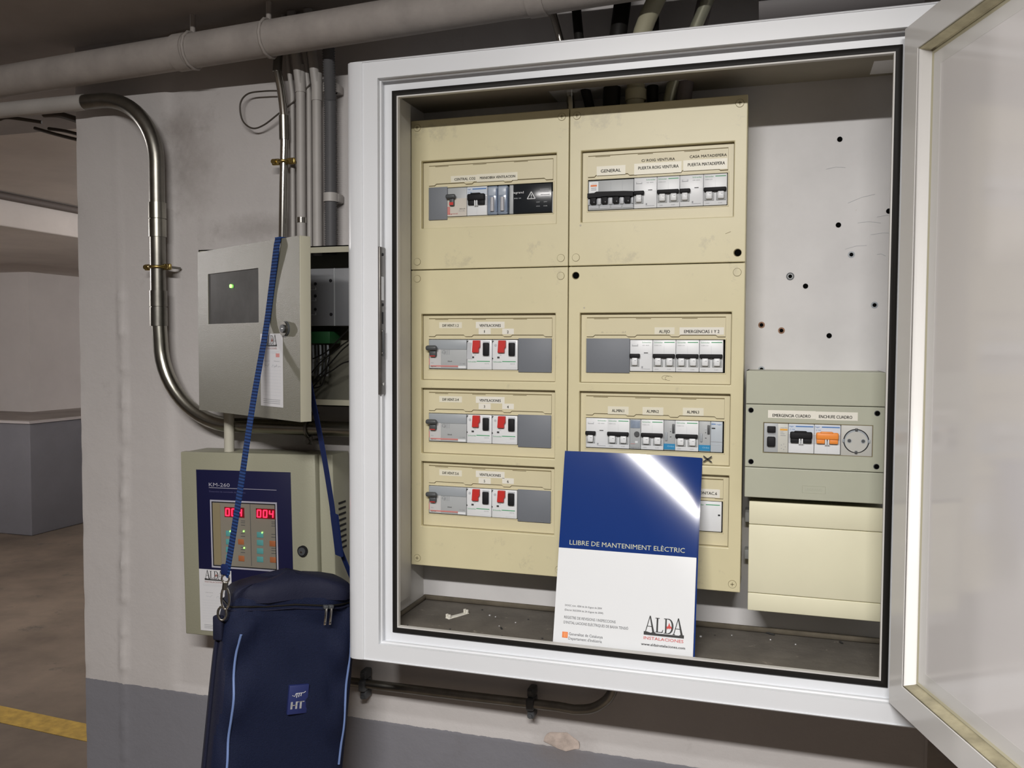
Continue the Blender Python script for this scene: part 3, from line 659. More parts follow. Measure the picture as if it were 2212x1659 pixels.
for s in (-1, 1): b.add([(p.x-.0065, YF+.0040, p.z-s*.0045-.0012), (p.x-.0065, YF+.0040, p.z-s*.0045+.0014), (p.x+.0065, YF+.0040, p.z+s*.0045+.0012), (p.x+.0065, YF+.0040, p.z+s*.0045-.0014)], [(0, 3, 2, 1)], INK)
b.build('marker_cross', c, world=True)
b = MB(); p = P(1325, 717, YT); b.text('a - - - . al', p.x+.0, p.z, YT-.0004, .003, FAINT, wid=.04); b.build('faded_legend', c, world=True)
# wear marks
b = MB(); random.seed(5)
for px, py, r in ((1254, 487, .0018), (1262, 665, .0016)): p = P(px, py, YF); b.disc(p.x, p.z, r, YF-.0001, YF, FAINT, 10)
for px, py in ((1567, 505),): p = P(px, py, YF); b.tube([p, p+Vector((.008, 0, .003))], .0003, OLIVEG, 5)
b.build('wear_mark', boards['RU'], world=True)
b = MB()
for px, py in ((1438, 816), (1445, 817)):
    p = P(px, py, YF+REC); b.tube([p+Vector((.006*math.cos(a), -.0001, .0035*math.sin(a))) for a in np.linspace(.5, 5, 12)], .00025, OLIVEG, 5)
b.build('scratch', boards['RD'], world=True)

# ------------------------------------------------------------------ modules (local frame: x right, z up, y=0 front face)
YM = YF+.0080
MG = 'switchgear modules in the cream boards'
BD = .040
def mod(name, label, cat, x0, z0, group=MG, y=YM): return thing(name, label, cat, (x0, y, z0), group=group)
def schneider_top(b, x, w, h, bar=True):
    b.text('Schneider', x+w*.25, h*.925, -.0003, .0022, GREEN, wid=.0135)
    if bar: b.box(x+w*.5, x+w*.95, -.0003, 0, h*.915, h*.94, GREEN)
    b.text('iC60N C10', x+w*.22, h*.83, -.0003, .0014, INKG, wid=.011)
def keycap(t, x, w, h):
    b = MB(); cx = x+w/2
    b.box(cx-w*.42, cx+w*.42, -.0014, 0, h*.15, h*.46, MGREY, .0013); b.tube([(cx-w*.27, -.001, h*.33), (cx+w*.27, -.001, h*.33)], .0045, MWHITE, 14)
    b.box(cx-w*.27, cx+w*.27, -.0062, 0, h*.19, h*.43, MWHITE, .0015); b.box(cx+w*.0, cx+w*.17, -.0064, -.006, h*.34, h*.355, INKG)
    b.build('rocker', t)
def mcb2(label, x0, z0, h, w=.0363):
    t = mod('circuit_breaker', label, 'circuit breaker', x0, z0)
    b = MB(); b.box(0.0002, w-.0002, 0, BD, 0, h, MWHITE, .0006); schneider_top(b, 0, w, h); b.box(w*.5-.0001, w*.5+.0001, -.0002, 0, h*.5, h*.82, MSHADE)
    for f in (.08, .62): b.text('iC60N' if f < .5 else '0-OFF', w*(f+.1), h*.07, -.0003, .0015, INKG, wid=w*.16)
    b.build('body', t); b = MB(); b.box(.0008, w-.0008, -.0065, 0, h*.43, h*.56, BLACK, .0014); b.build('toggle_bar', t)
    keycap(t, 0, w/2, h); keycap(t, w/2, w/2, h); return t
def rcd2(label, x0, z0, h, w=.0363):
    t = mod('residual_current_breaker', label, 'circuit breaker', x0, z0)
    b = MB(); b.box(0.0002, w-.0002, 0, BD, 0, h, MWHITE, .0006); b.text('Schneider', w*.74, h*.925, -.0003, .0022, GREEN, wid=.0145)
    b.text('iID 40A', w*.7, h*.83, -.0003, .0014, INKG, wid=.011); b.box(w*.62, w*.8, -.0003, 0, h*.575, h*.60, INK); b.box(w*.46, w, -.0002, 0, h*.545, h*.55, MSHADE)
    b.box(w*.52, w*.58, -.0003, 0, h*.10, h*.16, INKG); b.box(w*.52, w*.9, -.0003, 0, h*.07, h*.08, INKG); b.build('body', t)
    b = MB(); b.box(w*.09, w*.36, -.0006, 0, h*.80, h*.87, MSHADE, .001); b.box(w*.11, w*.34, -.001, 0, h*.815, h*.865, MWHITE, .001); b.build('test_button', t)
    b = MB(); b.box(.0, w*.46, -.0065, 0, h*.43, h*.56, BLACK, .0014); b.build('toggle_bar', t); keycap(t, 0, w*.46, h); return t
def general4(label, x0, z0, h, w=.0745):
    t = mod('main_switch', label, 'circuit breaker', x0, z0)
    b = MB(); b.box(0, w, 0, BD, 0, h, MGREY, .0008); b.box(w*.015, w*.22, -.0003, 0, h*.56, h*.96, MWHITE); b.box(w*.05, w*.19, -.0005, 0, h*.80, h*.86, ORANGEP)
    b.text('merlin', w*.13, h*.90, -.0005, .0014, INKG, wid=.009)
    for k in (.68, .74): b.box(w*.06, w*.18, -.0005, 0, h*k, h*(k+.02), INKG)
    for k in range(1, 4): b.box(w*k/4-.0001, w*k/4+.0001, -.0003, 0, h*.5, h, MGREY2)
    for k in range(4): b.box(w*(k+.05)/4, w*(k+.95)/4, -.0008, 0, h*.06, h*.14, MSHADE); b.box(w*(k+.05)/4, w*(k+.95)/4, -.0009, 0, h*.10, h*.108, INK)
    b.box(0, w, -.0004, 0, h*.15, h*.40, MGREY2); b.build('body', t)
    b = MB(); pts = [(0, h*.40), (w*.1, h*.41), (w*.5, h*.44), (w*.9, h*.41), (w, h*.40), (w, h*.56), (w*.8, h*.58), (w*.2, h*.60), (w*.15, h*.56), (0, h*.55)]; b.prism(pts, -.008, 0, BLACK); b.build('toggle_bar', t)
    for k in range(4): b = MB(); b.box(w*(k+.22)/4, w*(k+.75)/4, -.006, 0, h*.19, h*.42, BLACK, .001); b.text('0', w*(k+.58)/4, h*.25, -.0064, .0018, MSHADE); b.build('lever', t)
    for k in range(5):
        b = MB(); xx = max(0, w*(k-.18)/4); b.box(xx, min(w, w*(k+.16)/4), -.003, 0, h*.17, h*.40, MSHADE, .001); b.build('divider', t)
    return t
def legrand4(label, x0, z0, h, w=.0690):
    t = mod('residual_current_breaker', label, 'circuit breaker', x0, z0)
    b = MB(); b.box(0, w, 0, BD, 0, h, MGREY, .0006); b.box(.0, w, -.0010, 0, h*.66, h*.98, MGREY2, .0008); b.box(w*.02, w*.32, -.0005, 0, h*.03, h*.66, mat('pale_grey_face', (.55, .55, .55), .4))
    b.box(w*.04, w*.78, -.0007, 0, h*.07, h*.115, PINK); b.box(w*.78, w*.98, -.0007, 0, h*.02, h*.10, MWHITE); b.text('legrand', w*.12, h*.08, -.0009, .0018, INK, wid=w*.14); b.text('30mA', w*.56, h*.26, -.0007, .0020, INK, wid=.008); b.text('411 855', w*.89, h*.18, -.0007, .0014, INKG, wid=.010)
    b.box(0, w*.02, -.0007, 0, h*.13, h*.36, PINK); b.text('40A', w*.09, h*.2, -.0007, .002, INKG, wid=.005)
    for k in range(4): b.box(w*(.42+.04*k), w*(.425+.04*k), -.0006, 0, h*.48, h*.66, INKG)
    b.box(w*.34, w*.44, -.0006, 0, h*.555, h*.562, INKG); b.tube([(w*.40+.003*math.cos(a), -.0004, h*.57+.003*math.sin(a)) for a in np.linspace(0, 6.28, 14)[:-1]], .0002, INKG, 4, closed=True); b.build('body', t)
    b = MB(); b.box(w*.04, w*.22, -.007, 0, h*.42, h*.62, DARK, .002); b.box(w*.06, w*.20, -.0072, -.006, h*.42, h*.45, RED); b.box(-.003, w*.26, -.012, -.004, h*.62, h*.80, DARK, .004, 3); b.build('lever', t); return t
def starter(label, x0, z0, h, w=.0450, dirty=False):
    t = mod('motor_starter', label, 'motor switch', x0, z0)
    b = MB(); b.box(.0003, w-.0003, 0, BD, 0, h, MWHITE, .0008); b.text('Schneider', w*.22, h*.265, -.0003, .0024, GREEN, wid=w*.34); b.box(w*.40, w*.92, -.0003, 0, h*.265, h*.29, GREEN)
    b.box(w*.2, w*.29, -.0004, 0, h*.38, h*.44, INK); b.box(w*.56, w*.95, -.0003, 0, h*.06, h*.065, MSHADE); b.prism([(0, h*.97), (w*.07, h*.97), (0, h*.88)], -.0003, 0, INK); b.prism([(0, h*.42), (w*.05, h*.37), (0, h*.34)], -.0003, 0, INK)
    b.disc(w*.13, h*.82, .0022, -.0006, 0, MSHADE, 14); b.text('ON', w*.33, h*.49, -.0003, .0014, INKG, wid=.003); b.text('GV2', w*.8, h*.2, -.0003, .0014, INKG, wid=.008); b.build('body', t)
    b = MB(); b.prism([(w*.24, h*.57), (w*.50, h*.57), (w*.50, h*.70), (w*.55, h*.76), (w*.55, h*.98), (w*.27, h*.98)], -.0055, 0, RED); b.build('red_button', t, bevel=.0008)
    b = MB(); b.box(w*.64, w*.92, -.0006, 0, h*.44, h*.95, MSHADE); b.box(w*.66, w*.90, -.005, 0, h*.47, h*.90, BLACK, .0015); b.build('black_button', t)
    if dirty: b = MB(); b.prism([(w*.0, h*.35), (w*.22, h*.35), (w*.22, h*.5), (w*.16, h*.6), (w*.2, h*.9), (w*.02, h*.92)], -.0005, 0, MSHADE); b.build('grey_smear', t)
    return t
def orbis(label, x0, z0, h, w=.0178):
    t = mod('time_switch', label, 'timer', x0, z0)
    b = MB(); b.box(0, w, .001, BD, 0, h, MGREY, .0006); b.box(0, w, .0003, .001, .0015, h*.22, CYANB); b.text('Orbis', w*.62, h*.14, .0001, .0024, mat('pale_blue_print', (.35, .6, .75), .5), wid=w*.6)
    b.disc(w*.58, h*.76, .0017, .0004, .001, MSHADE, 12); b.box(w*.55, w*.63, .0004, .001, h*.62, h*.64, INK); b.box(w*.55, w*.66, .0004, .001, h*.44, h*.46, INK); b.build('body', t)
    b = MB(); b.box(w*.12, w*.32, -.001, .001, h*.32, h*.60, MGREY2, .0006); b.box(w*.74, w*.95, -.001, .001, h*.58, h*.88, DARK, .0006); b.build('slider', t); return t
z = {k: rows[k][2]+.0012 for k in rows}; hh = {k: rows[k][3]-rows[k][2]-.0022 for k in rows}
# upper left row
o0 = colx['L'][4]
def blanking(cover, x0, x1, k, ex=0.):
    b = MB(); b.box(x0, x1, YF+.0066, YF+.014, rows[k][2]-.0008-ex, rows[k][3]+.0014, BLANK, .0004); b.build('blanking_plate', cover, world=True)
blanking(boards['LU'], .0148, .0488, 'U', .003)
t = mod('residual_current_breaker', 'small pale breaker with a dark knob beside the grey blanking plate, top left row', 'circuit breaker', .0491, z['U']); h = hh['U']; w = .0347
b = MB(); b.box(0, w, 0, BD, 0, h, MGREY, .0006); b.box(0, w, -.0008, 0, 0, h*.62, mat('beige_module_face', (.60, .56, .50), .4)); b.box(w*.0, w*.14, -.001, 0, h*.06, h*.34, PINK); b.text('legrand', w*.3, h*.09, -.0011, .0018, RED, wid=w*.45); b.text('30mA', w*.78, h*.25, -.0011, .002, INK, wid=w*.3); b.text('C16', w*.75, h*.18, -.0011, .002, INKG, wid=w*.3); b.build('body', t)
b = MB(); b.box(w*.15, w*.38, -.006, 0, h*.36, h*.62, DARK, .001); b.box(w*.15, w*.36, -.0063, -.005, h*.38, h*.48, RED); b.box(-.001, w*.48, -.010, -.003, h*.60, h*.76, DARK, .003, 3); b.build('lever', t)
t = mod('circuit_breaker', 'white two pole breaker with a black rocker and blue line, top left row', 'circuit breaker', .0843, z['U']); w = .0355
def hager(t, w, h, m, y0=0.):
    b = MB(); b.box(0, w, 0, BD, 0, h, MWHITE, .0006); b.box(0, w, -.0006, 0, h*.70, h*.98, mat('bluish_white_face', (.60, .66, .74), .4)); b.box(w*.28, w*.97, -.0009, 0, h*.90, h*.935, BLUEP); b.text('hager', w*.12, h*.92, -.0009, .002, BLUEP, wid=w*.18)
    b.text('C 10A', w*.15, h*.81, -.0009, .0018, BLUEP, wid=w*.2); b.box(0, w, -.0004, 0, h*.34, h*.66, MSHADE); b.box(w*.498, w*.502, -.0003, 0, 0, h*.3, MSHADE); b.build('body', t)
    b = MB(); b.box(w*.06, w*.93, -.007, 0, h*.50, h*.74, m, .002); b.box(w*.22, w*.72, -.0075, 0, h*.70, h*.77, m, .002); b.box(w*.08, w*.40, -.005, 0, h*.36, h*.52, m, .001); b.box(w*.58, w*.91, -.005, 0, h*.36, h*.52, m, .001); b.build('rocker', t)
    b = MB(); b.box(w*.41, w*.47, -.006, 0, h*.32, h*.55, MWHITE, .0005); b.box(w*.51, w*.57, -.006, 0, h*.32, h*.55, MWHITE, .0005); b.build('divider', t)
hager(t, w, h, BLACK)
FUSE = mat('clear_blue_plastic', (.30, .36, .46), .2, var=.3, vscale=60, coat=.3)
for k in range(2):
    t = mod('fuse_holder', ['clear bluish fuse holder beside the white breaker, top left row', 'clear bluish fuse holder beside the black transformer, top left row'][k], 'fuse holder', .1203+k*.0178, z['U'], 'clear fuse holders'); w = .0175
    b = MB(); b.box(0, w, .001, BD, 0, h, FUSE, .002); b.box(w*.1, w*.9, .0003, .002, h*.66, h*.95, mat('pale_blue_cap', (.42, .47, .55), .3), .0015); b.build('body', t)
    b = MB(); b.cyl((w*.5, .0005, h*.12), (w*.5, .0005, h*.60), .0035, mat('grey_fuse', (.42, .42, .45), .3)); b.build('fuse', t)
    b = MB(); b.box(w*.85, w*1.0, 0, .002, h*.1, h*.9, mat('blue_tint', (.15, .20, .30), .3)); b.build('side_rib', t)
t = mod('transformer', 'black transformer with a white warning triangle, top left row', 'transformer', .1634, z['U']); w = .0695
b = MB(); b.box(-.005, 0.002, .002, BD, 0, h, MGREY, .001); b.box(.003, w, -.001, BD, 0, h, mat('glossy_black_module', (.015, .018, .022), .2), .0015)
b.text('legrand', w*.17, h*.72, -.0013, .0036, MWHITE, wid=w*.26); b.text('042 34', w*.15, h*.52, -.0013, .0018, MSHADE, wid=w*.17)
WB = -.0013; cx, cz, s = w*.49, h*.58, .0085
for a, c_ in (((cx-s*.8, cz-s*.55), (cx+s*.8, cz-s*.55)), ((cx+s*.8, cz-s*.55), (cx, cz+s*.8)), ((cx, cz+s*.8), (cx-s*.8, cz-s*.55))): b.tube([(a[0], WB, a[1]), (c_[0], WB, c_[1])], .0008, MWHITE, 6)
b.box(cx-.0005, cx+.0005, WB-.0003, 0, cz-.001, cz+.0028, MWHITE); b.box(cx-.0005, cx+.0005, WB-.0003, 0, cz-.0032, cz-.002, MWHITE)
for k, (f, g_) in enumerate(((.80, .78), (.80, .70), (.82, .60), (.82, .52))): b.box(w*(f-.1), w*(f+.12), WB, 0, h*g_, h*(g_+.02), INKG)
for f in (.66, .84): b.text('12V' if f < .7 else '24V', w*f, h*.36, WB, .0016, MSHADE, wid=.006); b.text('15VA', w*f, h*.22, WB, .0016, MSHADE, wid=.006)
b.box(w, w+.001, 0, BD, 0, h*.7, MGREY); b.build('body', t)
# ventilation rows
words = {1: 'first ventilation row', 2: 'second ventilation row', 3: 'third ventilation row'}
for k in (1, 2, 3):
    legrand4({1: 'wide grey differential breaker with a dark knob, highest of the three alike', 2: 'wide grey differential breaker with a dark knob, between the two others alike', 3: 'wide grey differential breaker with a dark knob, lowest of the three alike'}[k], .0152, z[k], hh[k])
    for j in (0, 1):
        starter(['smeared white motor switch with red and black buttons, highest row, beside the grey breaker', 'clean white motor switch with red and black buttons, highest row, beside the blanking plate', 'white motor switch with red and black buttons, middle row, beside the grey breaker', 'white motor switch with red and black buttons, middle row, beside the blanking plate', 'white motor switch with red and black buttons, lowest row, beside the grey breaker', 'white motor switch with red and black buttons, lowest row, beside the blanking plate'][2*k-2+j], .0846+j*.0455, z[k]-.0006, hh[k]+.0004, dirty=(k == 1 and j == 0))
    blanking(boards['LD'], .1765, .2338, k, .002)
# right board, upper row
R0 = colx['R'][4]; h = hh['U']; zu = z['U']
general4('wide grey main breaker with four black levers under the tape GENERAL', R0+.0008, zu, h-.0008, .0736)
rcd2('white differential breaker touching the grey main breaker, top right row', R0+.0748, zu, h); mcb2('white two pole breaker under the tape reading VENTURA', R0+.1112, zu, h, .0355)
rcd2('white differential breaker in the middle of the top right row, below PUERTA MATADEPERA', R0+.1468, zu, h); mcb2('white two pole breaker at the right end of the top right row', R0+.1832, zu, h, .0358)
# right row 1
blanking(boards['RD'], R0-.0003, R0+.0708, 1, .001)
rcd2('white differential breaker beside the large grey blanking plate', R0+.0710, z[1], hh[1]); mcb2('white two pole breaker under the tape AL.FIJO', R0+.1075, z[1], hh[1])
mcb2('white two pole breaker under the first word of the tape EMERGENCIAS 1 Y 2', R0+.1440, z[1], hh[1]); mcb2('white two pole breaker at the right end of the EMERGENCIAS row', R0+.1806, z[1], hh[1])
# right row 2
rcd2('white differential breaker at the left end of the AL.MIN row', R0, z[2], hh[2]); mcb2('white two pole breaker left of the round knob timer in the AL.MIN row', R0+.0352, z[2], hh[2], .0365)
t = mod('time_switch', 'narrow grey module with a round knob between AL.MIN.1 and AL.MIN.2', 'timer', R0+.0720, z[2]); w = .0175; h = hh[2]
b = MB(); b.box(0, w, .001, BD, 0, h, MGREY, .0006); b.box(w*.05, w*.95, .0002, .002, h*.70, h*.97, FUSE, .0008); b.box(w*.5, w*.75, .0004, .001, h*.20, h*.27, MWHITE); b.text('legrand', w*.5, h*.06, .0003, .0022, INKG, wid=w*.8); b.box(w*.1, w*.5, .0004, .001, h*.17, h*.18, PINK); b.build('body', t)
b = MB(); b.disc(w*.66, h*.51, .0042, -.002, .001, DARK, 20); b.build('knob', t)
mcb2('white two pole breaker right of the round knob timer in the AL.MIN row', R0+.0900, z[2], hh[2]); orbis('narrow timer with a blue foot between AL.MIN.2 and AL.MIN.3', R0+.1267, z[2], hh[2])
mcb2('white two pole breaker between the two blue footed timers', R0+.1445, z[2], hh[2], .0365); orbis('narrow timer with a blue foot right of the AL.MIN.3 breaker', R0+.1814, z[2], hh[2])
t = mod('contactor', 'narrow pale blue grey contactor at the right end of the AL.MIN row', 'contactor', R0+.1996, z[2]); w = .0180
b = MB(); b.box(0, w, .0005, BD, 0, h, mat('pale_blue_grey', (.48, .53, .58), .35), .0006); b.box(w*.05, w*.42, .0002, .001, h*.905, h*.93, BLUEP); b.text('hager', w*.72, h*.915, .0002, .002, BLUEP, wid=w*.42); b.box(w*.08, w*.38, .0002, .001, h*.76, h*.80, INK); b.box(.0005, w, .0001, .001, h*.33, h*.345, INKG); b.box(.0005, w, .0001, .001, h*.24, h*.25, MSHADE); b.build('body', t)
# right row 3 (mostly behind the booklet)
h = hh[3]
for k in range(4):
    w = .0540; t = mod('contactor', ['white contactor behind the booklet, leftmost', 'white contactor behind the booklet, second from the left', 'white contactor behind the booklet, third from the left', 'white contactor seen right of the booklet under the tape CONTAC.6'][k], 'contactor', R0+.0003+k*.0546, z[3])
    b = MB(); b.box(0, w, 0, BD, 0, h, MWHITE, .0008); b.text('Schneider', w*.35, h*.88, -.0003, .0024, GREEN, wid=w*.3); b.box(w*.55, w*.95, -.0003, 0, h*.875, h*.90, GREEN); b.box(w*.90, w*.96, -.0004, 0, h*.53, h*.58, BLACK); b.text('iCT 25A', w*.3, h*.08, -.0003, .0016, INKG); b.build('body', t)

# ------------------------------------------------------------------ grey enclosure with socket, and the blank cream box below
YG = -.100
gb = thing('small_enclosure', 'grey green enclosure with a socket and three breakers', 'electrical panel', (.642, -.004, 1.472))
GX0, GX1, GZ0, GZ1 = .5455, .7410, 1.4725, 1.6650
def ruled(x0, x1, z0, z1, y, holes, m, seams):
    b = MB(); b.plate(x0, x1, z0, z1, y, y+.012, holes, m); return b
op = (.5722, .7247, 1.5420, 1.5868)
b = MB(); b.box(GX0, GX1, YG+.012, -.0036, GZ0, GZ1, GREYBOX); cas = MB()
for (a0, a1, c0, c1) in ((GX0, GX0+.002, GZ0, GZ1), (GX1-.002, GX1, GZ0, GZ1), (GX0, GX1, GZ0, GZ0+.002), (GX0, GX1, GZ1-.002, GZ1)): cas.box(a0, a1, YG+.008, -.0036, c0, c1, GREYBOX)
cas.build('casing', gb, world=True)
za, zb = P(1760, 876, YG).z, P(1760, 1015, YG).z
for n_, z0_, z1_, hl in (('lower_cover', GZ0, zb-.0004, []), ('centre_cover', zb+.0004, za-.0004, [op]), ('upper_cover', za+.0004, GZ1, [])):
    b = MB(); b.plate(GX0, GX1, z0_, z1_, YG, YG+.010, hl, GREYBOX); cc = b.build(n_, gb, world=True, bevel=.0012)
    if n_ == 'centre_cover': cen = cc
for px, py in ((1622, 886), (1895, 893), (1622, 997), (1893, 1008)):
    p = P(px, py, YG); b = MB(); b.disc(p.x, p.z, .0042, YG-.0002, YG+.001, DARK, 18); b.disc(p.x+.0003, p.z, .0034, YG-.0005, YG+.001, HOLE, 18); b.build('screw_hole', cen, world=True)
tape(cen, YG, 1659, 887, 1762, 904, [('EMERGENCIA CUADRO', 1669, 1751, 898, .0046)], TAPEW); tape(cen, YG, 1762, 890, 1853, 908, [('ENCHUFE CUADRO', 1769, 1841, 900.5, .0046)], TAPEW)
b = MB(); p = P(1758, 1058, YG); b.sweep_rect(p.x-.016, p.x+.016, p.z-.005, p.z+.005, [(0, 0, YG), (.0003, .0003, YG-.0003), (.0006, .0006, YG)], GREYBOX); b.text('LEGRAND', p.x, p.z, YG-.0002, .004, mat('embossed_plastic', (.40, .41, .33), .45), wid=.024); b.build('embossed_badge', gb, world=True)
b = MB(); b.sweep_rect(op[0], op[1], op[2], op[3], [(.0, .0, YG+.0006), (.0, .0, YG-.0004), (.0008, .0008, YG-.0004), (.0008, .0008, YG+.0006)], OLIVEG); b.build('edge_line', cen, world=True)  # olive line drawn round the module opening
EG = 'modules in the grey enclosure'; h = op[3]-op[2]-.001; z0 = op[2]+.0005
t = mod('residual_current_breaker', 'white breaker with two stacked black rockers in the grey enclosure', 'circuit breaker', op[0]+.0005, z0, EG, YG+.001); w = .0348
b = MB(); b.box(0, w, 0, BD, 0, h, mat('warm_white_module', (.58, .58, .53), .4), .0006); b.box(w*.0, w*.58, -.0006, 0, 0, h, MGREY, .0006); b.box(w*.66, w*.97, -.0004, 0, h*.76, h*.82, mat('amber_print', (.75, .38, .06), .5)); b.text('merlin', w*.82, h*.86, -.0004, .0014, INKG, wid=w*.28)
for k, f in enumerate((.70, .64, .58)): b.box(w*.68, w*(.8+.05*k), -.0004, 0, h*f, h*(f+.015), INKG)
for a in range(5): b.disc(w*(.8+.09*math.cos(a*1.257)), h*(.2+.1*math.sin(a*1.257)), .0006, -.0004, 0, INKG, 8)
b.build('body', t)
b = MB(); b.box(w*.13, w*.48, -.005, 0, h*.69, h*.90, BLACK, .001); b.build('upper_rocker', t); b = MB(); b.box(w*.14, w*.48, -.0012, 0, h*.62, h*.645, INKG); b.box(w*.13, w*.48, -.006, 0, h*.20, h*.54, BLACK, .002); b.build('lower_rocker', t)
t = mod('circuit_breaker', 'white breaker with a wide black rocker in the grey enclosure', 'circuit breaker', op[0]+.0358, z0, EG, YG+.001); hager(t, .0362, h, BLACK)
t = mod('circuit_breaker', 'white breaker with a wide orange rocker in the grey enclosure', 'circuit breaker', op[0]+.0726, z0, EG, YG+.001); hager(t, .0362, h, ORANGE)
t = thing('power_socket', 'round white power socket right of the orange rocker', 'socket', (op[0]+.1095, YG+.0005, z0-.0022)); w = .0430; h2 = h+.0030; SK = mat('dusty_white_plastic', (.52, .52, .49), .45, var=.06)
b = MB(); b.box(0, w, -.0006, .03, 0, h2, SK, .001); cx, cz = w*.49, h2*.5; r = .0178
b.disc(cx, cz, r, -.0009, 0, BLACK, 40); b.disc(cx, cz, r*.92, -.0012, 0, MGREY2, 40); b.disc(cx, cz-.0013, r*.86, -.0016, 0, SK, 40); b.build('plate', t)
for s in (-1, 1): b = MB(); b.disc(cx+s*.0095, cz, .0033, -.0020, 0, MGREY2, 16); b.disc(cx+s*.0095, cz+.0003, .0024, -.0024, 0, DARK, 16); b.build('socket_hole', t)
for s in (-1, 1): b = MB(); b.box(cx-.0018, cx+.0018, -.0026, 0, cz+s*(r-.0035), cz+s*(r+.001), DARK, .0005); b.build('earth_clip', t)
for s in (-1, 1): b = MB(); b.box(cx+s*(r-.0012), cx+s*(r+.0015), -.0018, 0, cz-.0025, cz+.0025, MGREY2, .0005); b.build('side_key', t)
# blank cream box
YC = -.088; cb = thing('blank_enclosure', 'blank pale cream box below the grey enclosure', 'electrical panel', (.648, -.004, 1.294))
CX0, CX1, CZ0, CZ1 = .5525, .7430, 1.2945, 1.4640
b = MB(); b.box(CX0+.001, CX1-.001, YC+.006, -.0036, CZ0+.001, CZ1-.001, CREAM3); b.build('casing', cb, world=True)
zs = (P(1760, 1141, YC).z, P(1760, 1292, YC).z)
for n_, a, c_ in (('lower_cover', CZ0, zs[1]-.0004), ('centre_cover', zs[1]+.0004, zs[0]-.0004), ('upper_cover', zs[0]+.0004, CZ1)): b = MB(); b.box(CX0, CX1, YC, YC+.008, a, c_, CREAM3, .0012); b.build(n_, cb, world=True)
b = MB(); b.box(.5445, .552, -.03, -.0036, 1.42, 1.44, MGREY, .001); b.box(.5445, .552, -.03, -.0036, 1.36, 1.375, MGREY, .001); b.build('side_lug', cb, world=True)

# ------------------------------------------------------------------ booklet
def alda(b, x, z, y, w, ink, redm, small=True, drop=True):
    # ALDA emblem, w wide, baseline bar at z
    s = w/5.2; h = 2.15*s; T = .13*s
    def st(pts): b.prism(pts, y-.0002, y, ink)
    def A(cx, leg=1.0):
        st([(cx-.60*s, z), (cx-.50*s, z), (cx+.06*s, z+h), (cx-.04*s, z+h)]); st([(cx-.06*s, z+h), (cx+.09*s, z+h), (cx+.66*s, z), (cx+.38*s, z)])
        st([(cx-.36*s, z+.72*s), (cx+.30*s, z+.72*s), (cx+.30*s, z+.80*s), (cx-.36*s, z+.80*s)])
        st([(cx-.72*s, z-.04*s), (cx-.34*s, z-.04*s), (cx-.42*s, z+.06*s), (cx-.66*s, z+.06*s)])
    x0 = x-w/2
    A(x0+.72*s)
    L = x0+1.50*s; st([(L+.12*s, z+.1*s), (L+.34*s, z+.1*s), (L+.34*s, z+h*.90), (L+.12*s, z+h*.90)]); st([(L-.05*s, z+h*.87), (L+.52*s, z+h*.87), (L+.52*s, z+h*.91), (L-.05*s, z+h*.91)]); st([(L-.05*s, z+.06*s), (L+.95*s, z+.06*s), (L+1.05*s, z+.45*s), (L+.98*s, z+.45*s), (L+.85*s, z+.16*s), (L-.05*s, z+.12*s)])
    D = x0+2.68*s; st([(D+.10*s, z+.1*s), (D+.30*s, z+.1*s), (D+.30*s, z+h*.88), (D+.10*s, z+h*.88)])
    n = 14; o_ = [(D-.05*s+(.0 if i == 0 else 0)+(.60+.66*math.cos(a))*s*1.0, z+h*.46+h*.46*math.sin(a)) for i, a in enumerate(np.linspace(-math.pi/2, math.pi/2, n))]; i_ = [(D-.05*s+(.55+.47*math.cos(a))*s, z+h*.46+h*.41*math.sin(a)) for a in np.linspace(-math.pi/2, math.pi/2, n)]
    for k in range(n-1): st([o_[k], o_[k+1], i_[k+1], i_[k]])
    st([(D-.08*s, z+h*.88), (D+.6*s, z+h*.88), (D+.6*s, z+h*.92), (D-.08*s, z+h*.92)]); st([(D-.08*s, z+.02*s), (D+.6*s, z+.0*s), (D+.6*s, z+.08*s), (D-.08*s, z+.1*s)])
    fx, fz = D+.66*s, z+h*.42; fl = [(-.30, -.38), (-.12, -.15), (0, -.32), (.14, -.12), (.32, -.36), (.30, .0), (.18, .18), (.14, .05), (.05, .42), (-.02, .62), (-.12, .3), (-.2, .02), (-.3, .15), (-.36, -.1)]
    b.prism([(fx+a*s, fz+c_*s*.9) for a, c_ in fl], y-.0003, y, redm)
    A(x0+4.50*s)
    b.prism([(x0-.05*s, z-.38*s), (x0+w+.12*s, z-.38*s), (x0+w+.12*s, z+.02*s), (x0+w-.35*s, z+.06*s), (x0+w-.55*s, z-.08*s), (x0+w-1.4*s, z-.08*s), (x0+1.6*s, z-.08*s), (x0+1.3*s, z+.12*s), (x0+.9*s, z-.06*s), (x0+.35*s, z+.06*s), (x0-.05*s, z+.06*s)], y-.0003, y, ink)
    b.text('INSTALACIONES', x+.03*s, z-.78*s, y-.0003, .38*s, redm, wid=w*1.02)

tilt = math.radians(13.5)
bk = thing('booklet', 'blue and white A4 booklet leaning on the cream boards', 'booklet', (.2640, -.1735, IZ0+.0008), (-tilt, 0, 0))
BW, BH = .2150, .3045
